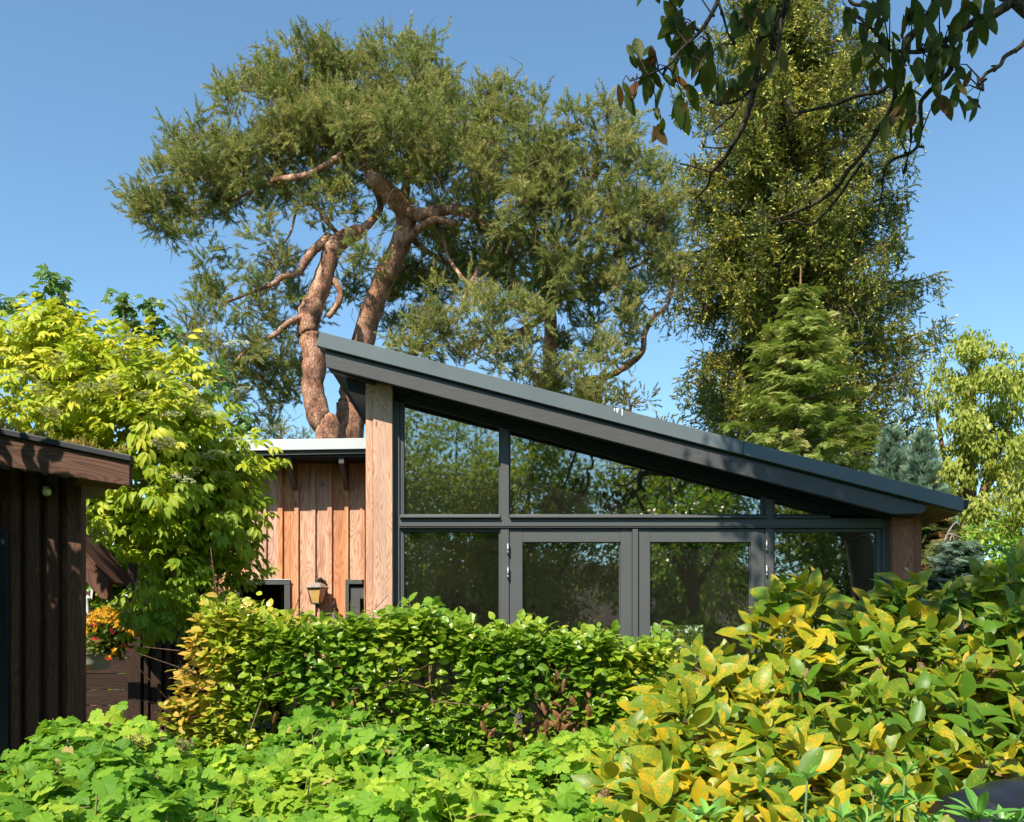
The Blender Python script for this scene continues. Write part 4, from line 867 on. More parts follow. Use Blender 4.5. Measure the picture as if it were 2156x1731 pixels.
# bare twigs beside the post
q=MB(); tw=thing('dead_shrub',P(2010,1500,9.2),'bare pale twigs of a dead shrub right of the corner post','dead shrub')
for L in ([(1985,1290),(1988,1150),(2000,1125),(2028,1135)],[(1990,1200),(1995,1160),(2004,1128),(2010,1140)],[(1992,1290),(1998,1170),(2030,1155),(2042,1175)],[(1980,1230),(1990,1140),(2010,1102),(2022,1108)],[(1988,1210),(1975,1190),(1968,1180)]):
    limbs_mesh(q,[(Q(L,9.2),[.012,.008,.004])],5,4)
q.build('twigs',M['lamproof'],tw)

# golden elder
E_bl=[(40,705,80,70,7.,.6),(150,735,110,65,7.,.6),(60,800,110,80,6.7,.6),(255,775,80,60,6.8,.5),(350,790,80,60,6.8,.5),(200,850,140,80,6.6,.6),(390,850,70,70,6.8,.5),(330,910,130,80,6.5,.6),(440,940,65,70,6.8,.5),(120,900,110,60,6.6,.5),(470,1010,65,60,6.7,.5),(370,1030,120,75,6.5,.6),(250,1000,100,80,6.7,.6),(490,1100,50,48,6.8,.35,.8),(280,1120,90,65,6.6,.5),(390,1140,95,70,6.6,.5),(330,1220,80,60,6.5,.5),(430,1240,55,60,6.7,.4),(400,1310,60,38,6.5,.35,.8),(310,1290,35,32,6.4,.3,.8),(230,1090,50,60,6.8,.4),(470,1180,30,50,6.9,.3,.7),(490,1240,18,40,6.8,.2,.6)]
E_lm=[(Q([(370,1760,8.9),(360,1300,8.9),(300,1100,8.2),(170,900,7.5),(60,720,7.1)]),[.1,.08,.06,.02]),(Q([(360,1290,8.9),(370,1150,7.9),(380,1000,6.9),(330,830,6.9)]),[.07,.05,.03,.015]),(Q([(370,1150,7.9),(420,1080,6.9),(480,1000,6.9)]),[.04,.03,.012]),(Q([(340,1200,8.6),(240,1000,7.4),(180,850,7.)]),[.05,.04,.015])]
def edir(d,o,rng,n): return nrm(d*[1,1,.2]+o*.6+[0,-.25,-.12]+rng.normal(0,.3,(n,3))),nrm([0,0,1]+o*.35+[-.15,-.35,0]+rng.normal(0,.25,(n,3)))
E,EC,EO=leafy('elder_tree','yellow green elder with flat cream flower heads over the dark shed roof','tree',P(370,1760,8.9),E_lm,E_bl,51,[M['elder'],M['aucstem']],T_elder,44.,22,.19,(.115,.18),edir,'darkbark',excl=lambda a,b_:((a<305)&(b_>1150))|(b_>1300)|((a>490)&(b_>1200))|(a>560),rf=lambda p,r:r*.75+.28*np.clip((p[:,2]-2.4)/1.2,-.6,1))  # leaf tone yellower with height: sun and shade put into the colour
# umbels
rng=np.random.default_rng(52)
def umbel_mesh(seed,full):
    r_=np.random.default_rng(seed); lv=LV(); n=90; a=r_.uniform(0,6.28,n); q=np.sqrt(r_.random(n))*.075
    pos=np.stack([q*np.cos(a),q*np.sin(a),.012-q*q*4+r_.normal(0,.004,n)],1); st_=joinT([xfT(T_quad,1,x) for x in (0,1.57,3.14,4.71)])
    lv.inst(st_,pos,np.stack([np.cos(a),np.sin(a),0*a],1),[[0,0,1]]*n+r_.normal(0,.3,(n,3)),.010 if not full else .014,r_.random(n)*.6+(.4 if full else 0))
    k=16; a=np.linspace(0,6.28,k+1)[:-1]; lv.inst(mkT([(-.02,0,0),(.02,0,0),(0,1,.3)],[(0,1,2)],[1]),np.zeros((k,3))+[0,0,-.03],np.stack([np.cos(a),np.sin(a),0*a],1),np.array([[0,0,1.]]*k),.06,.5)
    o=lv.build('flower_head',[M['flower'],M['aucstem']],E); return o
um=[umbel_mesh(i,i==2) for i in range(3)]
spots=[(280,712,0),(325,745,0),(500,720,0),(555,745,0),(505,820,0),(620,735,0),(665,830,0),(120,690+60,0),(260,748,0),(185,815,0),(250,790,0),(330,790,0),(390,810,0),(310,835,0),(410,850,0),(112,868,2),(345,930,2),(440,870,0),(455,955,0),(400,990,0),(430,960,0),(470,1000,0),(120,760,0),(90,815,0),(60,790,0),(230,815,0),(480,885,0),(505,925,0),(360,870,0),(385,1005,1),(160,1050,1)]
spots=[s_ for s_ in spots if s_[0]<520]
used=set()
for px,py,kd in spots:
    c=P(px,py,6.15 if kd!=2 else 5.95)
    # put it on the foliage surface: nearest cluster centre on that line of sight
    dist=np.linalg.norm(EC[:,[0,2]]/EC[:,1:2]*6.3-c[[0,2]]/c[1]*6.3+np.array([0,0]),axis=1) if False else np.hypot((EC[:,0]/EC[:,1]-c[0]/c[1]),((EC[:,2]-1.6)/EC[:,1]-(c[2]-1.6)/c[1]))
    j=np.where(dist<.03)[0]
    Yq=(EC[j,1].min()-.16) if len(j) else 6.3
    p=P(px,py,Yq); src=um[kd]
    if kd in used: o=src.copy(); COL.objects.link(o); o.parent=E
    else: o=src; used.add(kd)
    o.location=Vector(tuple(p))-Vector(E.location); o.rotation_euler=(rng.uniform(.15,.55),rng.uniform(-.3,.3),rng.uniform(0,6)); s_=rng.uniform(.8,1.15); o.scale=(s_,s_,s_)
for kd in range(3):
    if kd not in used: bpy.data.objects.remove(um[kd])
# maple tops behind the elder
leafy('maple_tree','green maple shoots rising above the yellow elder at the left','maple tree',P(200,1740,9.3),
 [(Q([(200,1740,9.3),(200,1200,9.3),(170,800,9.3),(118,600,9.3)]),[.1,.08,.05,.008]),(Q([(195,1000,9.3),(260,760,9.3),(262,625,9.3)]),[.04,.02,.006]),(Q([(240,840,9.3),(310,740,9.3),(320,625,9.3)]),[.03,.02,.006]),(Q([(200,1100,9.3),(400,950,9.2),(505,880,9.1)]),[.03,.02,.006])],
 [(116,600,14,30,9.3,.12,1.6),(118,645,45,26,9.3,.3,1.2),(95,680,75,26,9.3,.4),(258,650,14,34,9.3,.15,1.5),(318,650,22,40,9.3,.2,1.3),(280,700,70,32,9.3,.4,1.2),(340,700,20,20,9.3,.2),(450,820,40,50,9.2,.3),(505,890,14,22,9.1,.15,1.3),(380,760,40,35,9.2,.3),(200,740,100,50,9.3,.4),(5,640,16,22,9,.2)],
 55,M['maple'],T_maple,30.,12,.13,(.075,.12),lambda d,o,rng,n:(nrm(d*[1,1,.3]+[0,0,-.5]+rng.normal(0,.3,(n,3))),nrm([0,-.6,.8]+o*.3+rng.normal(0,.4,(n,3)))))
# dark shrub glimpsed between shed and store, and the garden seen through the house
leafy('dark_shrub','dark evergreen shrub glimpsed between the flower basket and the dark store','shrub',P(240,1700,8.1),[(Q([(215,1780,8.9),(225,1300,8.8)]),[.03,.02])],[(235,1270,45,60,8.1,.25),(200,1200,50,70,8.1,.25),(250,1180,40,70,8.2,.25),(220,1360,60,60,8.9,.25),(190,1290,50,60,8.9,.25)],56,M['beech'],T_small,110.,60,.13,(.05,.08),spread)
leafy('garden_shrub','sunlit shrub outside the rear window of the garden house','shrub',P(1440,1600,14.5),[(Q([(1440,1600,14.5),(1440,1350,14.5)]),[.05,.02])],[(1430,1340,90,70,14.5,.5),(1400,1420,90,50,14.5,.5)],57,M['garden'],T_small,24.,24,.16,(.05,.09),spread)

# ------------------------------------------------------------------ beech hedge
def hedge():
    rng=np.random.default_rng(61); t=thing('beech_hedge',(X(880,5.4),5.4,0),'clipped beech hedge with some brown leaves in front of the glass doors','hedge')
    tops=[(370,1480),(395,1400),(430,1310),(480,1296),(560,1308),(640,1330),(700,1335),(760,1322),(850,1300),(900,1300),(960,1325),(1010,1330),(1060,1340),(1120,1345),(1200,1348),(1260,1345),(1300,1380),(1340,1390),(1370,1350),(1400,1350),(1440,1440)]
    tx=[a for a,_ in tops]; ty=[b_ for _,b_ in tops]
    n=21000; px=rng.uniform(372,1425,n); f_=rng.random(n); dep=np.where(f_<.72,rng.beta(1.2,3,n)*.45,rng.random(n)*.7)
    Y_=5.17+dep; top=np.interp(px,tx,ty)+rng.normal(0,13,n)-4+11*np.sin(px*.06)*np.sin(px*.023+1)+9*np.sin(px*.031+2)+6*np.sin(px*.13); ztop=1.6+(1380-top)/F*5.35
    z=np.where(f_<.72,.75+(ztop-.75)*rng.random(n),ztop-rng.beta(1,4,n)*.25)
    x=(px-1078)/F*5.3+rng.normal(0,.015,n)
    # gaps
    gap=(np.sin(x*7+z*3)*np.sin(z*9-x*2.3)>.5)&(z<1.6); k=~gap|(rng.random(n)<.25); x,Y_,z,px,ztop=x[k],Y_[k],z[k],px[k],ztop[k]; n=len(x)
    fr=(ztop-z<.12)
    pos=np.stack([x,Y_,z],1); o=np.stack([np.where(px<450,-.8,0.),-np.ones(n)*np.where(fr,.2,.9),np.where(fr,.9,.2)],1)
    D=nrm(o*.5+rng.normal(0,.8,(n,3))*[1,.7,.35]+[0,0,-.1]); N=nrm([-.1,-.4,1]+o*.35+rng.normal(0,.55,(n,3)))
    yel=np.clip((700-px)/300,0,1)*.36
    cl=.5+.5*np.sin(x*5+1)*np.sin(z*6+Y_*4); r=np.clip(.12+.35*cl+.35*rng.random(n)+yel+np.where(fr,.1,0),0,1)
    lv=LV()
    for j in range(4):
        s_=np.arange(n)%4==j; lv.inst(T_beech[j],pos[s_],D[s_],N[s_],rng.uniform(.036,.07,s_.sum()),r[s_])
    lv.build('foliage',M['beech'],t)
    # sprouts
    mb=MB(3); sp=[(868,1345,862,1268),(1062,1390,1068,1308),(1385,1420,1392,1310),(600,1360,612,1290),(690,1360,700,1305),(1250,1400,1246,1340),(400,1480,372,1425),(395,1400,440,1310),(560,1330,545,1300)]
    L=LV(); pp=[];dd=[]
    for a,b_,c,d_ in sp:
        p0,p1=P(a,b_,5.35),P(c,d_,5.32); mb.tube([p0,(p0+p1)/2+[.01,0,0],p1],[.005,.004,.002],4)
        for s_ in np.linspace(.15,1,9): pp.append(p0+(p1-p0)*s_); dd.append(nrm(rng.normal(0,1,3)*[1,.6,.2]+[0,0,.25]))
    L.inst(T_beech[0],np.array(pp),np.array(dd),nrm([0,-.3,1]+rng.normal(0,.25,(len(pp),3))),.07,rng.uniform(.3,.8,len(pp))); L.build('shoots',M['beech'],t)
    for k in range(34):
        xx=X(390+30*k+rng.uniform(-8,8),5.45); yy=rng.uniform(5.3,5.8); hh=np.interp(390+30*k,tx,[1.6+(1380-q)/F*5.4 for q in ty])-.1
        pts=[np.array([xx,yy,0])]
        for s_ in (.3,.5,.7,.85,1): pts.append(np.array([xx+rng.normal(0,.05),yy+rng.normal(0,.04),hh*s_]))
        mb.tube(pts,[.02,.015,.012,.009,.006,.003],5)
        for s_ in range(7):
            a=pts[rng.integers(2,5)]; mb.tube([a,a+rng.normal(0,.12,3)+[0,-.05,.08],a+rng.normal(0,.2,3)+[0,-.12,.18]],[.006,.004,.002],4,cap=False)
    mb.build('stems',M['twig'],t)
    lv=LV()
    for (cx,cy,s_,m) in ((720,1475,.05,14),(1150,1440,.05,8),(1190,1500,.08,45),(1130,1560,.12,40),(1230,1560,.08,25),(1040,1560,.08,12),(620,1560,.1,14),(1190,1430,.05,8)):
        p=P(cx,cy,5.2)+rng.normal(0,1,(m,3))*[s_,.05,s_]; lv.inst(T_dead[0],p,nrm([0,-.2,-1]+rng.normal(0,.45,(m,3))),nrm([0,-1,.2]+rng.normal(0,.5,(m,3))),rng.uniform(.05,.08,m),rng.random(m))
    lv.build('brown_leaves',M['beechold'],t)
hedge()

# ------------------------------------------------------------------ currant bushes in front
def currant(label,tops,Y0,Y1,seed,nl,loc):
    rng=np.random.default_rng(seed); t=thing('currant_bush',loc,label,'bush','currant bushes in the foreground')
    tx=[a for a,_ in tops]; ty=[b_ for _,b_ in tops]
    Yc=Y0+(Y1-Y0)*rng.random(nl)**.85; px=rng.uniform(tx[0],tx[-1],nl)
    zback=1.6+(1380-np.interp(px,tx,ty))/F*Y1; zfront=1.6+(1380-1760)/F*Y0
    x=(px-1078)/F*Y1*(.72+.28*(Yc-Y0)/(Y1-Y0))
    u=(Yc-Y0)/(Y1-Y0); z=zfront+(zback-zfront)*u**1.0+.065*np.sin(x*6+Yc*3)+.06*np.sin(x*3.1-Yc*8+1)+.03*np.sin(x*17+Yc*13)
    lay=rng.random(nl); z=z-np.where(lay<.3,rng.random(nl)*.04,rng.random(nl)**1.2*.45)+np.where(lay>.93,rng.random(nl)*.12,0)
    pos=np.stack([x,Yc,z],1); az=rng.uniform(0,6.28,nl)
    D=nrm(np.stack([np.cos(az),np.sin(az)*.8-.25,-.15+rng.normal(0,.25,nl)],1)); N=nrm([-.05,-.55,1]+rng.normal(0,.5,(nl,3)))
    r=np.where(rng.random(nl)<.01,1.,np.clip(.45+.3*np.sin(x*4+Yc*5)+rng.normal(0,.25,nl),0,.96)); lv=LV()
    for j in range(3):
        s_=np.arange(nl)%3==j; k=s_.sum(); lv.inst(T_cur[j] if j<2 else T_curl[2],pos[s_],D[s_],N[s_],rng.uniform(.03,.078,k),r[s_])
    lv.build('foliage',[M['currant'],M['stemred']],t)
    mb=MB(seed)
    for k in range(170):
        i=rng.integers(0,nl); p=pos[i]+[0,0,.03*(k%3)]; b0=np.array([p[0]+rng.normal(0,.15),p[1]+rng.normal(0,.12),0]); mid=(b0+p)/2+rng.normal(0,.04,3)
        mb.tube([b0,mid,p*[1,1,0]+[rng.normal(0,.03),0,p[2]-.2],p],[.009,.006,.004,.0025],5,cap=False)
    mb.build('stems',M['stemred'],t)
    return t,rng
cb,rng=currant('left currant bush with lobed light green leaves and dried brown flower heads',[(0,1608),(40,1600),(110,1580),(180,1562),(230,1565),(300,1552),(360,1575),(440,1572),(520,1590),(640,1560),(720,1560)],2.75,4.2,71,9000,(-1.5,3.5,0))
def drycl(px,py,Y):
    c=P(px,py,Y); n=130; d=nrm(rng.normal(0,1,(n,3))); lv=LV(); lv.inst(T_quad,c+d*[.04,.04,.03]*rng.uniform(.7,1.05,(n,1)),rng.normal(0,1,(n,3)),d+rng.normal(0,.3,(n,3)),.013,rng.random(n)); lv.build('dried_flower_head',M['hydr'],cb)
for a in ((283,1562,3.9),(300,1566,3.92),(180,1578,3.85),(247,1598,3.7),(385,1570,3.95)): drycl(*a)
lv=LV(); mb=MB(9); 
for px,py in ((285,1540),(300,1536),(270,1545),(640,1510),(382,1562)):
    n=6; c=P(px,py,4.0); a=rng.uniform(0,6.28,n); lv.inst(T_curl[0],c+rng.normal(0,.008,(n,3)),np.stack([np.cos(a),np.sin(a),-.3+0*a],1),nrm([0,-.4,1]+rng.normal(0,.3,(n,3))),rng.uniform(.06,.09,n),rng.random(n)*.6); mb.tube([c,c-[0.01,0,.2]],[.004,.006],5)
lv.build('top_shoots',M['currant'],cb); mb.build('shoot_stems',M['aucstem'],cb)
currant('right currant bush with larger lobed leaves below the beech hedge',[(560,1620),(600,1590),(650,1550),(720,1535),(800,1560),(850,1575),(930,1585),(1000,1570),(1060,1580),(1150,1575),(1200,1590),(1300,1600),(1350,1640),(1390,1700)],2.75,4.3,72,9800,(-.2,3.5,0))

# ------------------------------------------------------------------ spotted laurel
def aucuba():
    rng=np.random.default_rng(81); t=thing('spotted_laurel',(1.3,3.6,0),'large spotted laurel with yellow blotched leaves at the lower right','shrub')
    tops=[(1275,1560),(1330,1500),(1390,1470),(1430,1400),(1480,1350),(1560,1390),(1590,1290),(1625,1215),(1720,1205),(1790,1270),(1850,1245),(1900,1205),(1960,1240),(2040,1215),(2100,1180),(2180,1150),(2300,1150),(2420,1200)]
    tx=[a for a,_ in tops]; ty=[b_ for _,b_ in tops]
    R_=[]
    for layer,(nn,back) in enumerate(((360,0.),(200,.2),(170,.42))):
        for _ in range(nn):
            px=rng.uniform(1280,2400); tp=np.interp(px,tx,ty); v=rng.random()**.9; py=tp+28+v*(1800-tp)
            Y_=4.35-1.45*min(1,(py-tp)/(1780-tp))**.9+back+rng.normal(0,.06)
            if px<1400: Y_-=.1
            c=P(px,py,Y_)
            if px>2020 and py>1610 and layer==0: continue
            R_.append((c,layer,px,py,v))
    for px in np.linspace(1290,2160,44):   # crisp top line
        tp=np.interp(px,tx,ty); R_.append((P(px,tp+30+rng.uniform(-8,12),4.35+rng.normal(0,.08)),0,px,tp,0))
    pos=[];D=[];N=[];S=[];Rr=[]; mb=MB(4); dp=[];dD=[];dN=[]
    for c,layer,px,py,v in R_:
        ax=nrm(np.array([rng.normal(0,.25),-.45+rng.normal(0,.2),.9])); e1=nrm(np.cross(ax,[0,1,.2])); e2=np.cross(ax,e1)
        k=rng.integers(6,10); a0=rng.uniform(0,6.28); sz=rng.uniform(.095,.185); rr=np.clip(.2+.17*np.clip((1950-px)/500,0,1)+.2*v+rng.normal(0,.24),0,1)
        for i in range(k):
            a=a0+i*2.4; sp=rad(rng.uniform(38,62)+5*i) if i>1 else rad(25); rad_=e1*math.cos(a)+e2*math.sin(a)
            d=ax*math.cos(sp)+rad_*math.sin(sp); n_=ax*math.sin(sp)-rad_*math.cos(sp)
            pos.append(c+rng.normal(0,.008,3)-ax*.012*i); D.append(d+rng.normal(0,.1,3)); N.append(n_+rng.normal(0,.2,3)); S.append(sz*(.7+.3*(i/k))*rng.uniform(.85,1.15)); Rr.append(np.clip(rr+rng.normal(0,.14),0,1))
        if layer==0 or rng.random()<.4:
            b0=c+np.array([rng.normal(0,.05),.22,-.35]); mb.tube([c,c-ax*.12,b0,b0*[1,1,.3]],[.004,.006,.009,.012],5,cap=False)
        if rng.random()<.75*(py>1350):
            for _ in range(rng.integers(1,4)): dp.append(c-ax*.06+rng.normal(0,.03,3)); dD.append(np.array([rng.normal(0,.5),-.4,-.9])); dN.append(np.array([rng.normal(0,.5),-1,.2]))
    pos=np.array(pos);D=np.array(D);N=np.array(N);S=np.array(S);Rr=np.array(Rr); lv=LV(); n=len(pos)
    for j in range(3):
        s_=np.arange(n)%3==j; lv.inst(T_auc[j],pos[s_],D[s_],N[s_],S[s_],Rr[s_],0)
    lv.build('foliage',M['aucuba'],t,True); mb.build('stems',M['aucstem'],t)
    n=len(dp); lv=LV(); lv.inst(T_dead[0],np.array(dp),np.array(dD)+rng.normal(0,.2,(n,3)),np.array(dN)+rng.normal(0,.2,(n,3)),rng.uniform(.09,.17,n),rng.random(n)); lv.build('withered_leaves',M['aucdead'],t,True)
    print('aucuba',len(S))
aucuba()
# young azalea shoots at the very bottom
rng=np.random.default_rng(91); az=thing('azalea',(1.1,2.6,0),'fresh green azalea shoots at the bottom edge beside the black drum','shrub')
lv=LV(); mb=MB()
for px,py,s_ in ((1860,1692,.09),(1885,1712,.07),(1905,1635,.06),(1700,1640,.05),(1492,1722,.075),(1465,1735,.07),(1840,1665,.05),(2062,1725,.1),(2045,1728,.07),(2110,1738,.06),(2140,1735,.06),(1775,1725,.06),(1935,1690,.07),(1820,1740,.08),(1720,1745,.06),(1960,1745,.07)):
    c=P(px,py,2.62); k=7; a=rng.uniform(0,6.28)+np.arange(k)*2.4; e=rng.uniform(.3,1.1,k)
    lv.inst(T_rhodo,np.repeat(c[None],k,0),np.stack([np.cos(a)*np.cos(e),np.sin(a)*np.cos(e)*.7,np.sin(e)],1),nrm(np.stack([-np.cos(a),-np.sin(a)-.5,1+0*a],1)),s_*rng.uniform(.8,1.1,k),rng.random(k)); mb.tube([c,c-[0,-.05,.25],[c[0],c[1]+.1,0]],[.003,.005,.008],5)
lv.build('foliage',M['rhodo'],az); mb.build('stems',M['aucstem'],az)
# black ribbed drum
c=P(2275,1800,2.95); dr=thing('drum',c,'black ribbed drum lying among the spotted laurel at the bottom right corner','drum')
q=MB(); prof=[(.0,-.42),(.2,-.42)]
for i in range(29): 
    zz=-.4+i*.0286; prof.append((.235*(1-.18*abs(zz/.42)**3)+(.007 if i%4<2 else 0),zz))
prof+=[(.2,.42),(0,.42)]
q.lathe(prof,(0,0,0),48,axis='x'); o=q.build('drum_body',M['barrel'],dr); o.location=(0,0,0); o.rotation_euler=(0,0,rad(18))
q=MB(); q.lathe([(.04,0),(.04,.03),(.02,.035),(0,.035)],(-.0,0,.225),16); o=q.build('drum_cap',M['barrel'],dr); o.location=(0,0,0)

# ------------------------------------------------------------------ foreground walnut (trunk outside the frame, boughs across the top right)
def walnut():
    rng=np.random.default_rng(101); t=thing('walnut_tree',(5.2,2.2,0),'dark walnut boughs with drooping leaflets across the top right','walnut tree')
    W=lambda L,Y0,Y1=None:[P(1278+.4073*a,.4073*b_,Y0+(0 if Y1 is None else (Y1-Y0)*i/(len(L)-1))) for i,(a,b_) in enumerate(L)]
    mb=MB(6)
    L=[(W([(930,-160),(930,0),(900,90),(850,160),(790,200),(780,290),(770,390),(760,470),(735,560),(700,660),(650,750),(590,840),(540,890),(520,960),(475,1010)],3.6,4.1),[.02,.018,.017,.013,.006]),
     (W([(893,100),(893,200),(875,300),(830,370),(760,450),(690,510),(620,535),(530,525)],3.6,3.5),[.012,.01,.009,.005]),
     (W([(540,890),(460,865),(375,845)],4.),[.008,.004]),(W([(650,750),(580,765),(500,760)],3.95),[.007,.004]),(W([(700,520),(640,600),(560,670)],3.6),[.007,.004]),
     (W([(590,-120),(575,0),(500,140),(430,215),(370,270),(310,345),(120,420)],3.2),[.011,.009,.006,.003]),(W([(575,10),(600,80),(625,170),(660,230)],3.2),[.007,.004]),
     (W([(500,160),(525,190),(527,215)],3.2),[.004,.003]),
     (W([(2080,-60),(2080,10),(1990,80),(1900,110),(1780,190),(1700,240),(1600,270),(1460,260)],3.3),[.026,.022,.016,.012,.008]),(W([(2060,-30),(2120,20),(2200,90)],3.3),[.028,.026]),
     (W([(1700,-60),(1690,20),(1640,110),(1590,170),(1550,230),(1540,310),(1480,400),(1420,470),(1310,490),(1180,540),(1000,580),(960,570),(930,490)],3.7,4.2),[.022,.018,.014,.01,.005]),
     (W([(1690,20),(1600,150),(1540,200),(1520,300)],3.6),[.012,.008]),
     (W([(1480,400),(1490,500),(1450,590),(1400,670),(1320,800),(1240,890),(1190,970),(1080,1050),(960,1100),(870,1130),(780,1090)],4.,4.6),[.017,.015,.014,.011,.005]),
     (W([(1320,840),(1250,940),(1180,1040),(1060,1160),(960,1140),(840,1170)],4.3,4.6),[.01,.008,.004]),(W([(1000,590),(900,650),(830,630)],4.1),[.006,.003]),(W([(1320,800),(1240,850)],4.2),[.005,.003]),
     (W([(1720,200),(1770,290),(1775,360),(1700,440),(1650,490),(1620,540),(1625,640),(1610,740),(1570,790),(1470,830),(1430,900),(1420,1000),(1400,1100)],3.3,3.6),[.015,.012,.009,.007,.003]),
     (W([(1575,790),(1555,810),(1545,880)],3.4),[.005,.003]),(W([(1612,720),(1570,740)],3.4),[.005,.003]),
     (W([(2200,150),(2140,240),(2060,290),(2030,340),(1960,380),(1940,420),(1945,470)],3.3),[.012,.01,.008,.006]),(W([(2030,340),(1985,342)],3.3),[.005,.004]),(W([(1940,430),(1920,400)],3.3),[.005,.004]),
     (W([(1240,-40),(1270,20),(1370,25),(1450,5),(1500,-60)],3.5),[.009,.008]),(W([(1250,60),(1330,120),(1320,190),(1370,260),(1400,320),(1470,390)],3.6),[.006,.005]),(W([(1430,40),(1400,80),(1340,130)],3.6),[.006,.004])]
    L=[(a_,[q_*.72 for q_ in b_]) for a_,b_ in L]
    nd,nr=limbs_mesh(mb,L,8,4,seed=4)
    # knobbly spurs
    for i in rng.integers(0,len(nd),110):
        mb.tube([nd[i],nd[i]+rng.normal(0,.012,3)],[.006,.004],5)
    # trunk and main limbs outside the frame; canopy limbs
    big=[([(5.2,2.2,0),(5.1,2.2,1.5),(4.8,2.3,3.2),(4.2,2.6,4.6),(3.2,3.2,6.0),(2.0,3.8,7.0),(.9,4.2,7.4)],[.26,.22,.19,.15,.1,.06,.03]),
      ([(4.8,2.3,3.2),(3.9,2.7,3.7),(2.9,3.0,3.9),P(2210,-120,3.3),P(2120,-10,3.3)],[.12,.09,.07,.045,.03]),
      ([(4.2,2.6,4.6),(3.0,3.2,5.0),P(1760,-300,3.8),P(1700,-60,3.7)],[.09,.06,.04,.022]),
      ([(3.0,3.2,5.0),(1.4,3.4,5.0),P(960,-420,3.7)+[.5,0,0],P(930+450,-66,3.6)*[1,1,1]],[.06,.045,.03,.02]),
      ([(3.2,3.2,6.),(3.2,4.6,6.8),(2.6,5.6,7.2)],[.08,.05,.02]),([(3.2,3.2,6.),(1.8,2.2,6.9),(.3,1.2,7.2)],[.07,.04,.02])]
    big[3]=([(3.0,3.2,5.0),(2.0,3.4,4.8),P(1278+.4073*930,-330,3.6),P(1278+.4073*930,-66,3.6)],[.06,.045,.03,.02])
    big.append(([P(1278+.4073*930,-330,3.6),P(1600,-250,3.4),P(1278+.4073*590,-50,3.2)],[.02,.015,.011]))
    n2,r2_=limbs_mesh(mb,big,10,4,seed=5)
    # visible leaflets
    cl=[(150,290),(190,300),(225,335),(340,30),(190,10),(240,430),(172,470),(118,480),(80,480),(390,540),(365,625),(268,690),(245,605),(320,190),(370,190),(330,130),(375,140),(680,400),(640,440),(800,255),(800,120),(650,105),(720,430),(495,450),(570,420),(530,260),(430,300),(600,330),(700,130),(860,340),(780,50),(500,300),(340,430),(300,420),(350,380),(400,240),(650,300),(450,330),(540,370),(690,210),(740,80),(840,90),
     (1230,170),(1285,190),(1420,230),(1400,320),(1470,350),(1610,60),(1650,70),(1520,160),(1650,190),(1680,280),(1740,270),(1830,250),(1880,200),(1970,130),(1870,380),(1840,450),(1740,490),(1760,580),(1880,540),(1680,340),(1530,600),(1560,660),(1495,640),(1600,590),(1980,30),(1430,30),(1340,70),(1395,110),(1560,100),(1800,300),(1600,370),(1640,400),(1530,490),(1570,510),(1700,400),(1760,430),(1790,500),(1850,520),(1310,300),(1345,290),(1400,390),(1260,60),(1480,330),(1720,50),(1780,120),(1860,60),(1690,310),(1660,230),(1800,180),(1880,20),(1740,380),(1590,30),(1550,330)]
    pos=[];D=[];S=[];r=[]
    for a,b_ in cl:
        Yq=3.25 if a>1100 or a<600 else 3.45; c=P(1278+.4073*a,.4073*b_,Yq); dist=np.linalg.norm(nd-c,axis=1); 
        k=rng.integers(2,4)
        for _ in range(k):
            L_=rng.uniform(.05,.105); d=nrm([rng.normal(0,.45),rng.normal(0,.35),-1]); pos.append(c-d*L_*.5+rng.normal(0,.016,3)*[1,1.5,1]); D.append(d); S.append(L_); r.append(rng.random())
        j=int(np.argmin(dist)); p=nd[j]; top=pos[-1]
        if dist[j]<.35: mb.tube([p,(p+top)/2+[0,0,.02],top],[.0028,.002,.0015],4,cap=False)
    mb.build('trunk',M['darkbark'],t)
    pos=np.array(pos);D=np.array(D);n=len(pos); lv=LV()
    N=nrm(np.stack([rng.normal(0,.6,n),-np.ones(n),rng.normal(.2,.4,n)],1))
    for j in range(3):
        s_=np.arange(n)%3==j; lv.inst(T_wal[j],pos[s_],D[s_],N[s_],np.array(S)[s_],np.array(r)[s_])
    # canopy above the frame (casts the dappled shade on the right of the facade)
    C=[];
    for c,R_,m in (((.4,1.4,5.9),(1.5,.7,.5),60),((.9,4.5,7.1),(1.2,.8,.5),190),((2.9,5.2,7.1),(1.0,.8,.6),26),((.2,1.4,7.2),(.8,.9,.5),26),((3.2,3.2,6.2),(1.2,1.2,.7),34),((1.6,2.2,7.),(.9,.9,.5),22)):
        d=nrm(rng.normal(0,1,(m,3))); C.append(np.array(c)+d*np.array(R_)*rng.uniform(.3,1,(m,1)))
    C=np.concatenate(C); m2=MB(8); grow(m2,n2,r2_,C,rng,.004,.009,0,4,3); m2.build('upper_branches',M['darkbark'],t)
    p,d,o=around(C,C*0,26,.26,rng); n=len(p); lv.inst(T_wal[1],p,nrm(d+[0,0,-.5]),nrm(rng.normal(0,.5,(n,3))+[0,0,1]),rng.uniform(.08,.13,n),rng.random(n))
    lv.build('crown',M['walnut'],t,True)
walnut()

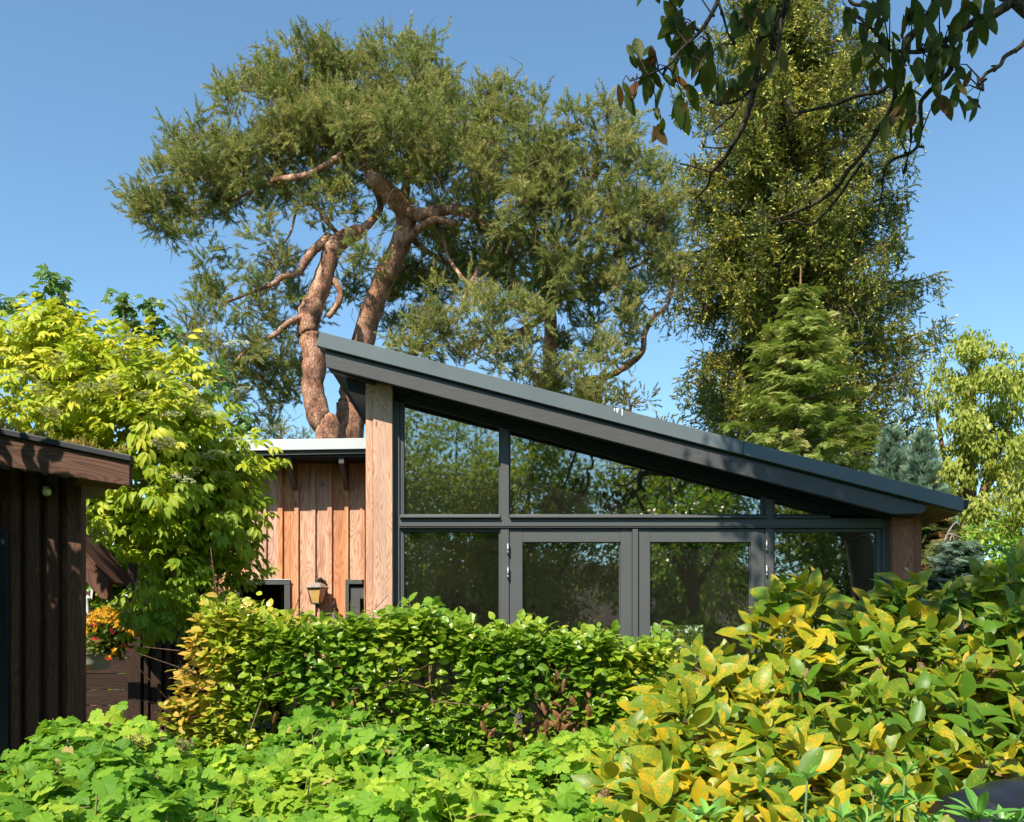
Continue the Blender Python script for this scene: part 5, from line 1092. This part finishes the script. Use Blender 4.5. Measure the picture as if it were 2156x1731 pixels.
# ------------------------------------------------------------------ behind and beside the camera: garden trees and a house, seen in the glass; an unseen shrub added to shade the shed
def gtree(x,y,h,rx,seed,label,z0=2.,dens=1.,kk=95,leaf=(.1,.17),mat='garden'):
    rng=np.random.default_rng(seed); t=thing('garden_tree',(x,y,0),label,'tree','garden trees behind the viewer'); mb=MB(seed)
    zc=(z0+h)/2; lm=[([(x,y,0),(x+.1,y,z0),(x-.1,y+.1,zc),(x,y,h*.9)],[.16,.13,.08,.02])]
    for k in range(5):
        a=k*1.3+rng.random(); lm.append(([(x,y,z0+.3*k*(h-z0)/5),(x+rx*.5*math.cos(a),y+rx*.5*math.sin(a),zc-.3+.2*k),(x+rx*.8*math.cos(a),y+rx*.8*math.sin(a),zc+.4*k)],[.08,.05,.015]))
    nd,nr=limbs_mesh(mb,lm,7,3,seed=seed); m=int(230*dens); d=nrm(rng.normal(0,1,(m,3))); R_=np.array([rx,rx,(h-z0)/2])
    C=np.array([x,y,zc])+d*R_*(rng.uniform(.35,1,m)*wob(d,rng,.16))[:,None]; grow(mb,nd,nr,C,rng,.006,.008,0,4,3); mb.build('trunk',M['darkbark'],t)
    p,dd,o=around(C,d,kk,.48*rx/2.2,rng); n=len(p); lv=LV(); lv.inst(T_small,p,nrm(dd+o*.4+[0,0,-.2]),nrm([0,0,1]+rng.normal(0,.5,(n,3))),rng.uniform(*leaf,n),rng.random(n)); lv.build('crown',M[mat],t)
for i,(x,y,h,rx,lb) in enumerate(((-8.5,-9,8.6,2.6,'leafy tree reflected at the left of the upper glass'),(-4.2,-12,9.4,2.8,'tall leafy tree reflected in the left upper pane'),(.6,-13,9.2,2.6,'leafy tree reflected behind the first mullion'),(4.6,-11,8.6,2.6,'leafy tree reflected in the long upper pane'),(9.,-10,8.2,2.8,'leafy tree reflected at the right of the glass'),(-1.8,-17,10.,3.0,'far leafy tree reflected between the nearer ones'))):
    gtree(x,y,h,rx,200+i,lb,1.2)
gtree(-3.5,4.2,4.0,.86,210,'unseen tall leafy shrub left of the viewer, added to shade the dark shed',.8,.9,60,(.07,.12))
gtree(3.2,-2.2,5.0,1.3,211,'small bright leaved tree right behind the viewer reflected in the doors',2.6,.5,34,(.07,.11),'beech')
nh=thing('neighbour_house',(3,-17,0),'brown house with a tiled roof reflected faintly in the glass doors','house')
b=MB(90); b.box(-3.,8.,-22,-16,0,2.7); b.build('wall',M['brick'],nh)
b=MB(91); vs=[(-3.4,-15.5,2.62),(8.4,-15.5,2.62),(8.4,-19,4.8),(-3.4,-19,4.8),(-3.4,-22.5,2.62),(8.4,-22.5,2.62)]; b.add(vs,[(0,1,2,3),(3,2,5,4),(0,3,4),(1,5,2),(0,4,5,1)],(1,0,0)); b.build('roof',M['rooftile'],nh)
b=MB(92); b.box(-3.4,8.4,-15.62,-15.5,2.46,2.61); b.build('gutter',M['white'],nh)
for x in (-1.5,1.6,4.8):
    b=MB(93); b.box(x,x+1.5,-16.03,-15.97,.9,2.1); w_=b.build('window',M['white'],nh); b=MB(); b.box(x+.08,x+1.42,-15.965,-15.96,.98,2.02); b.build('pane',M['darkglass'],w_)
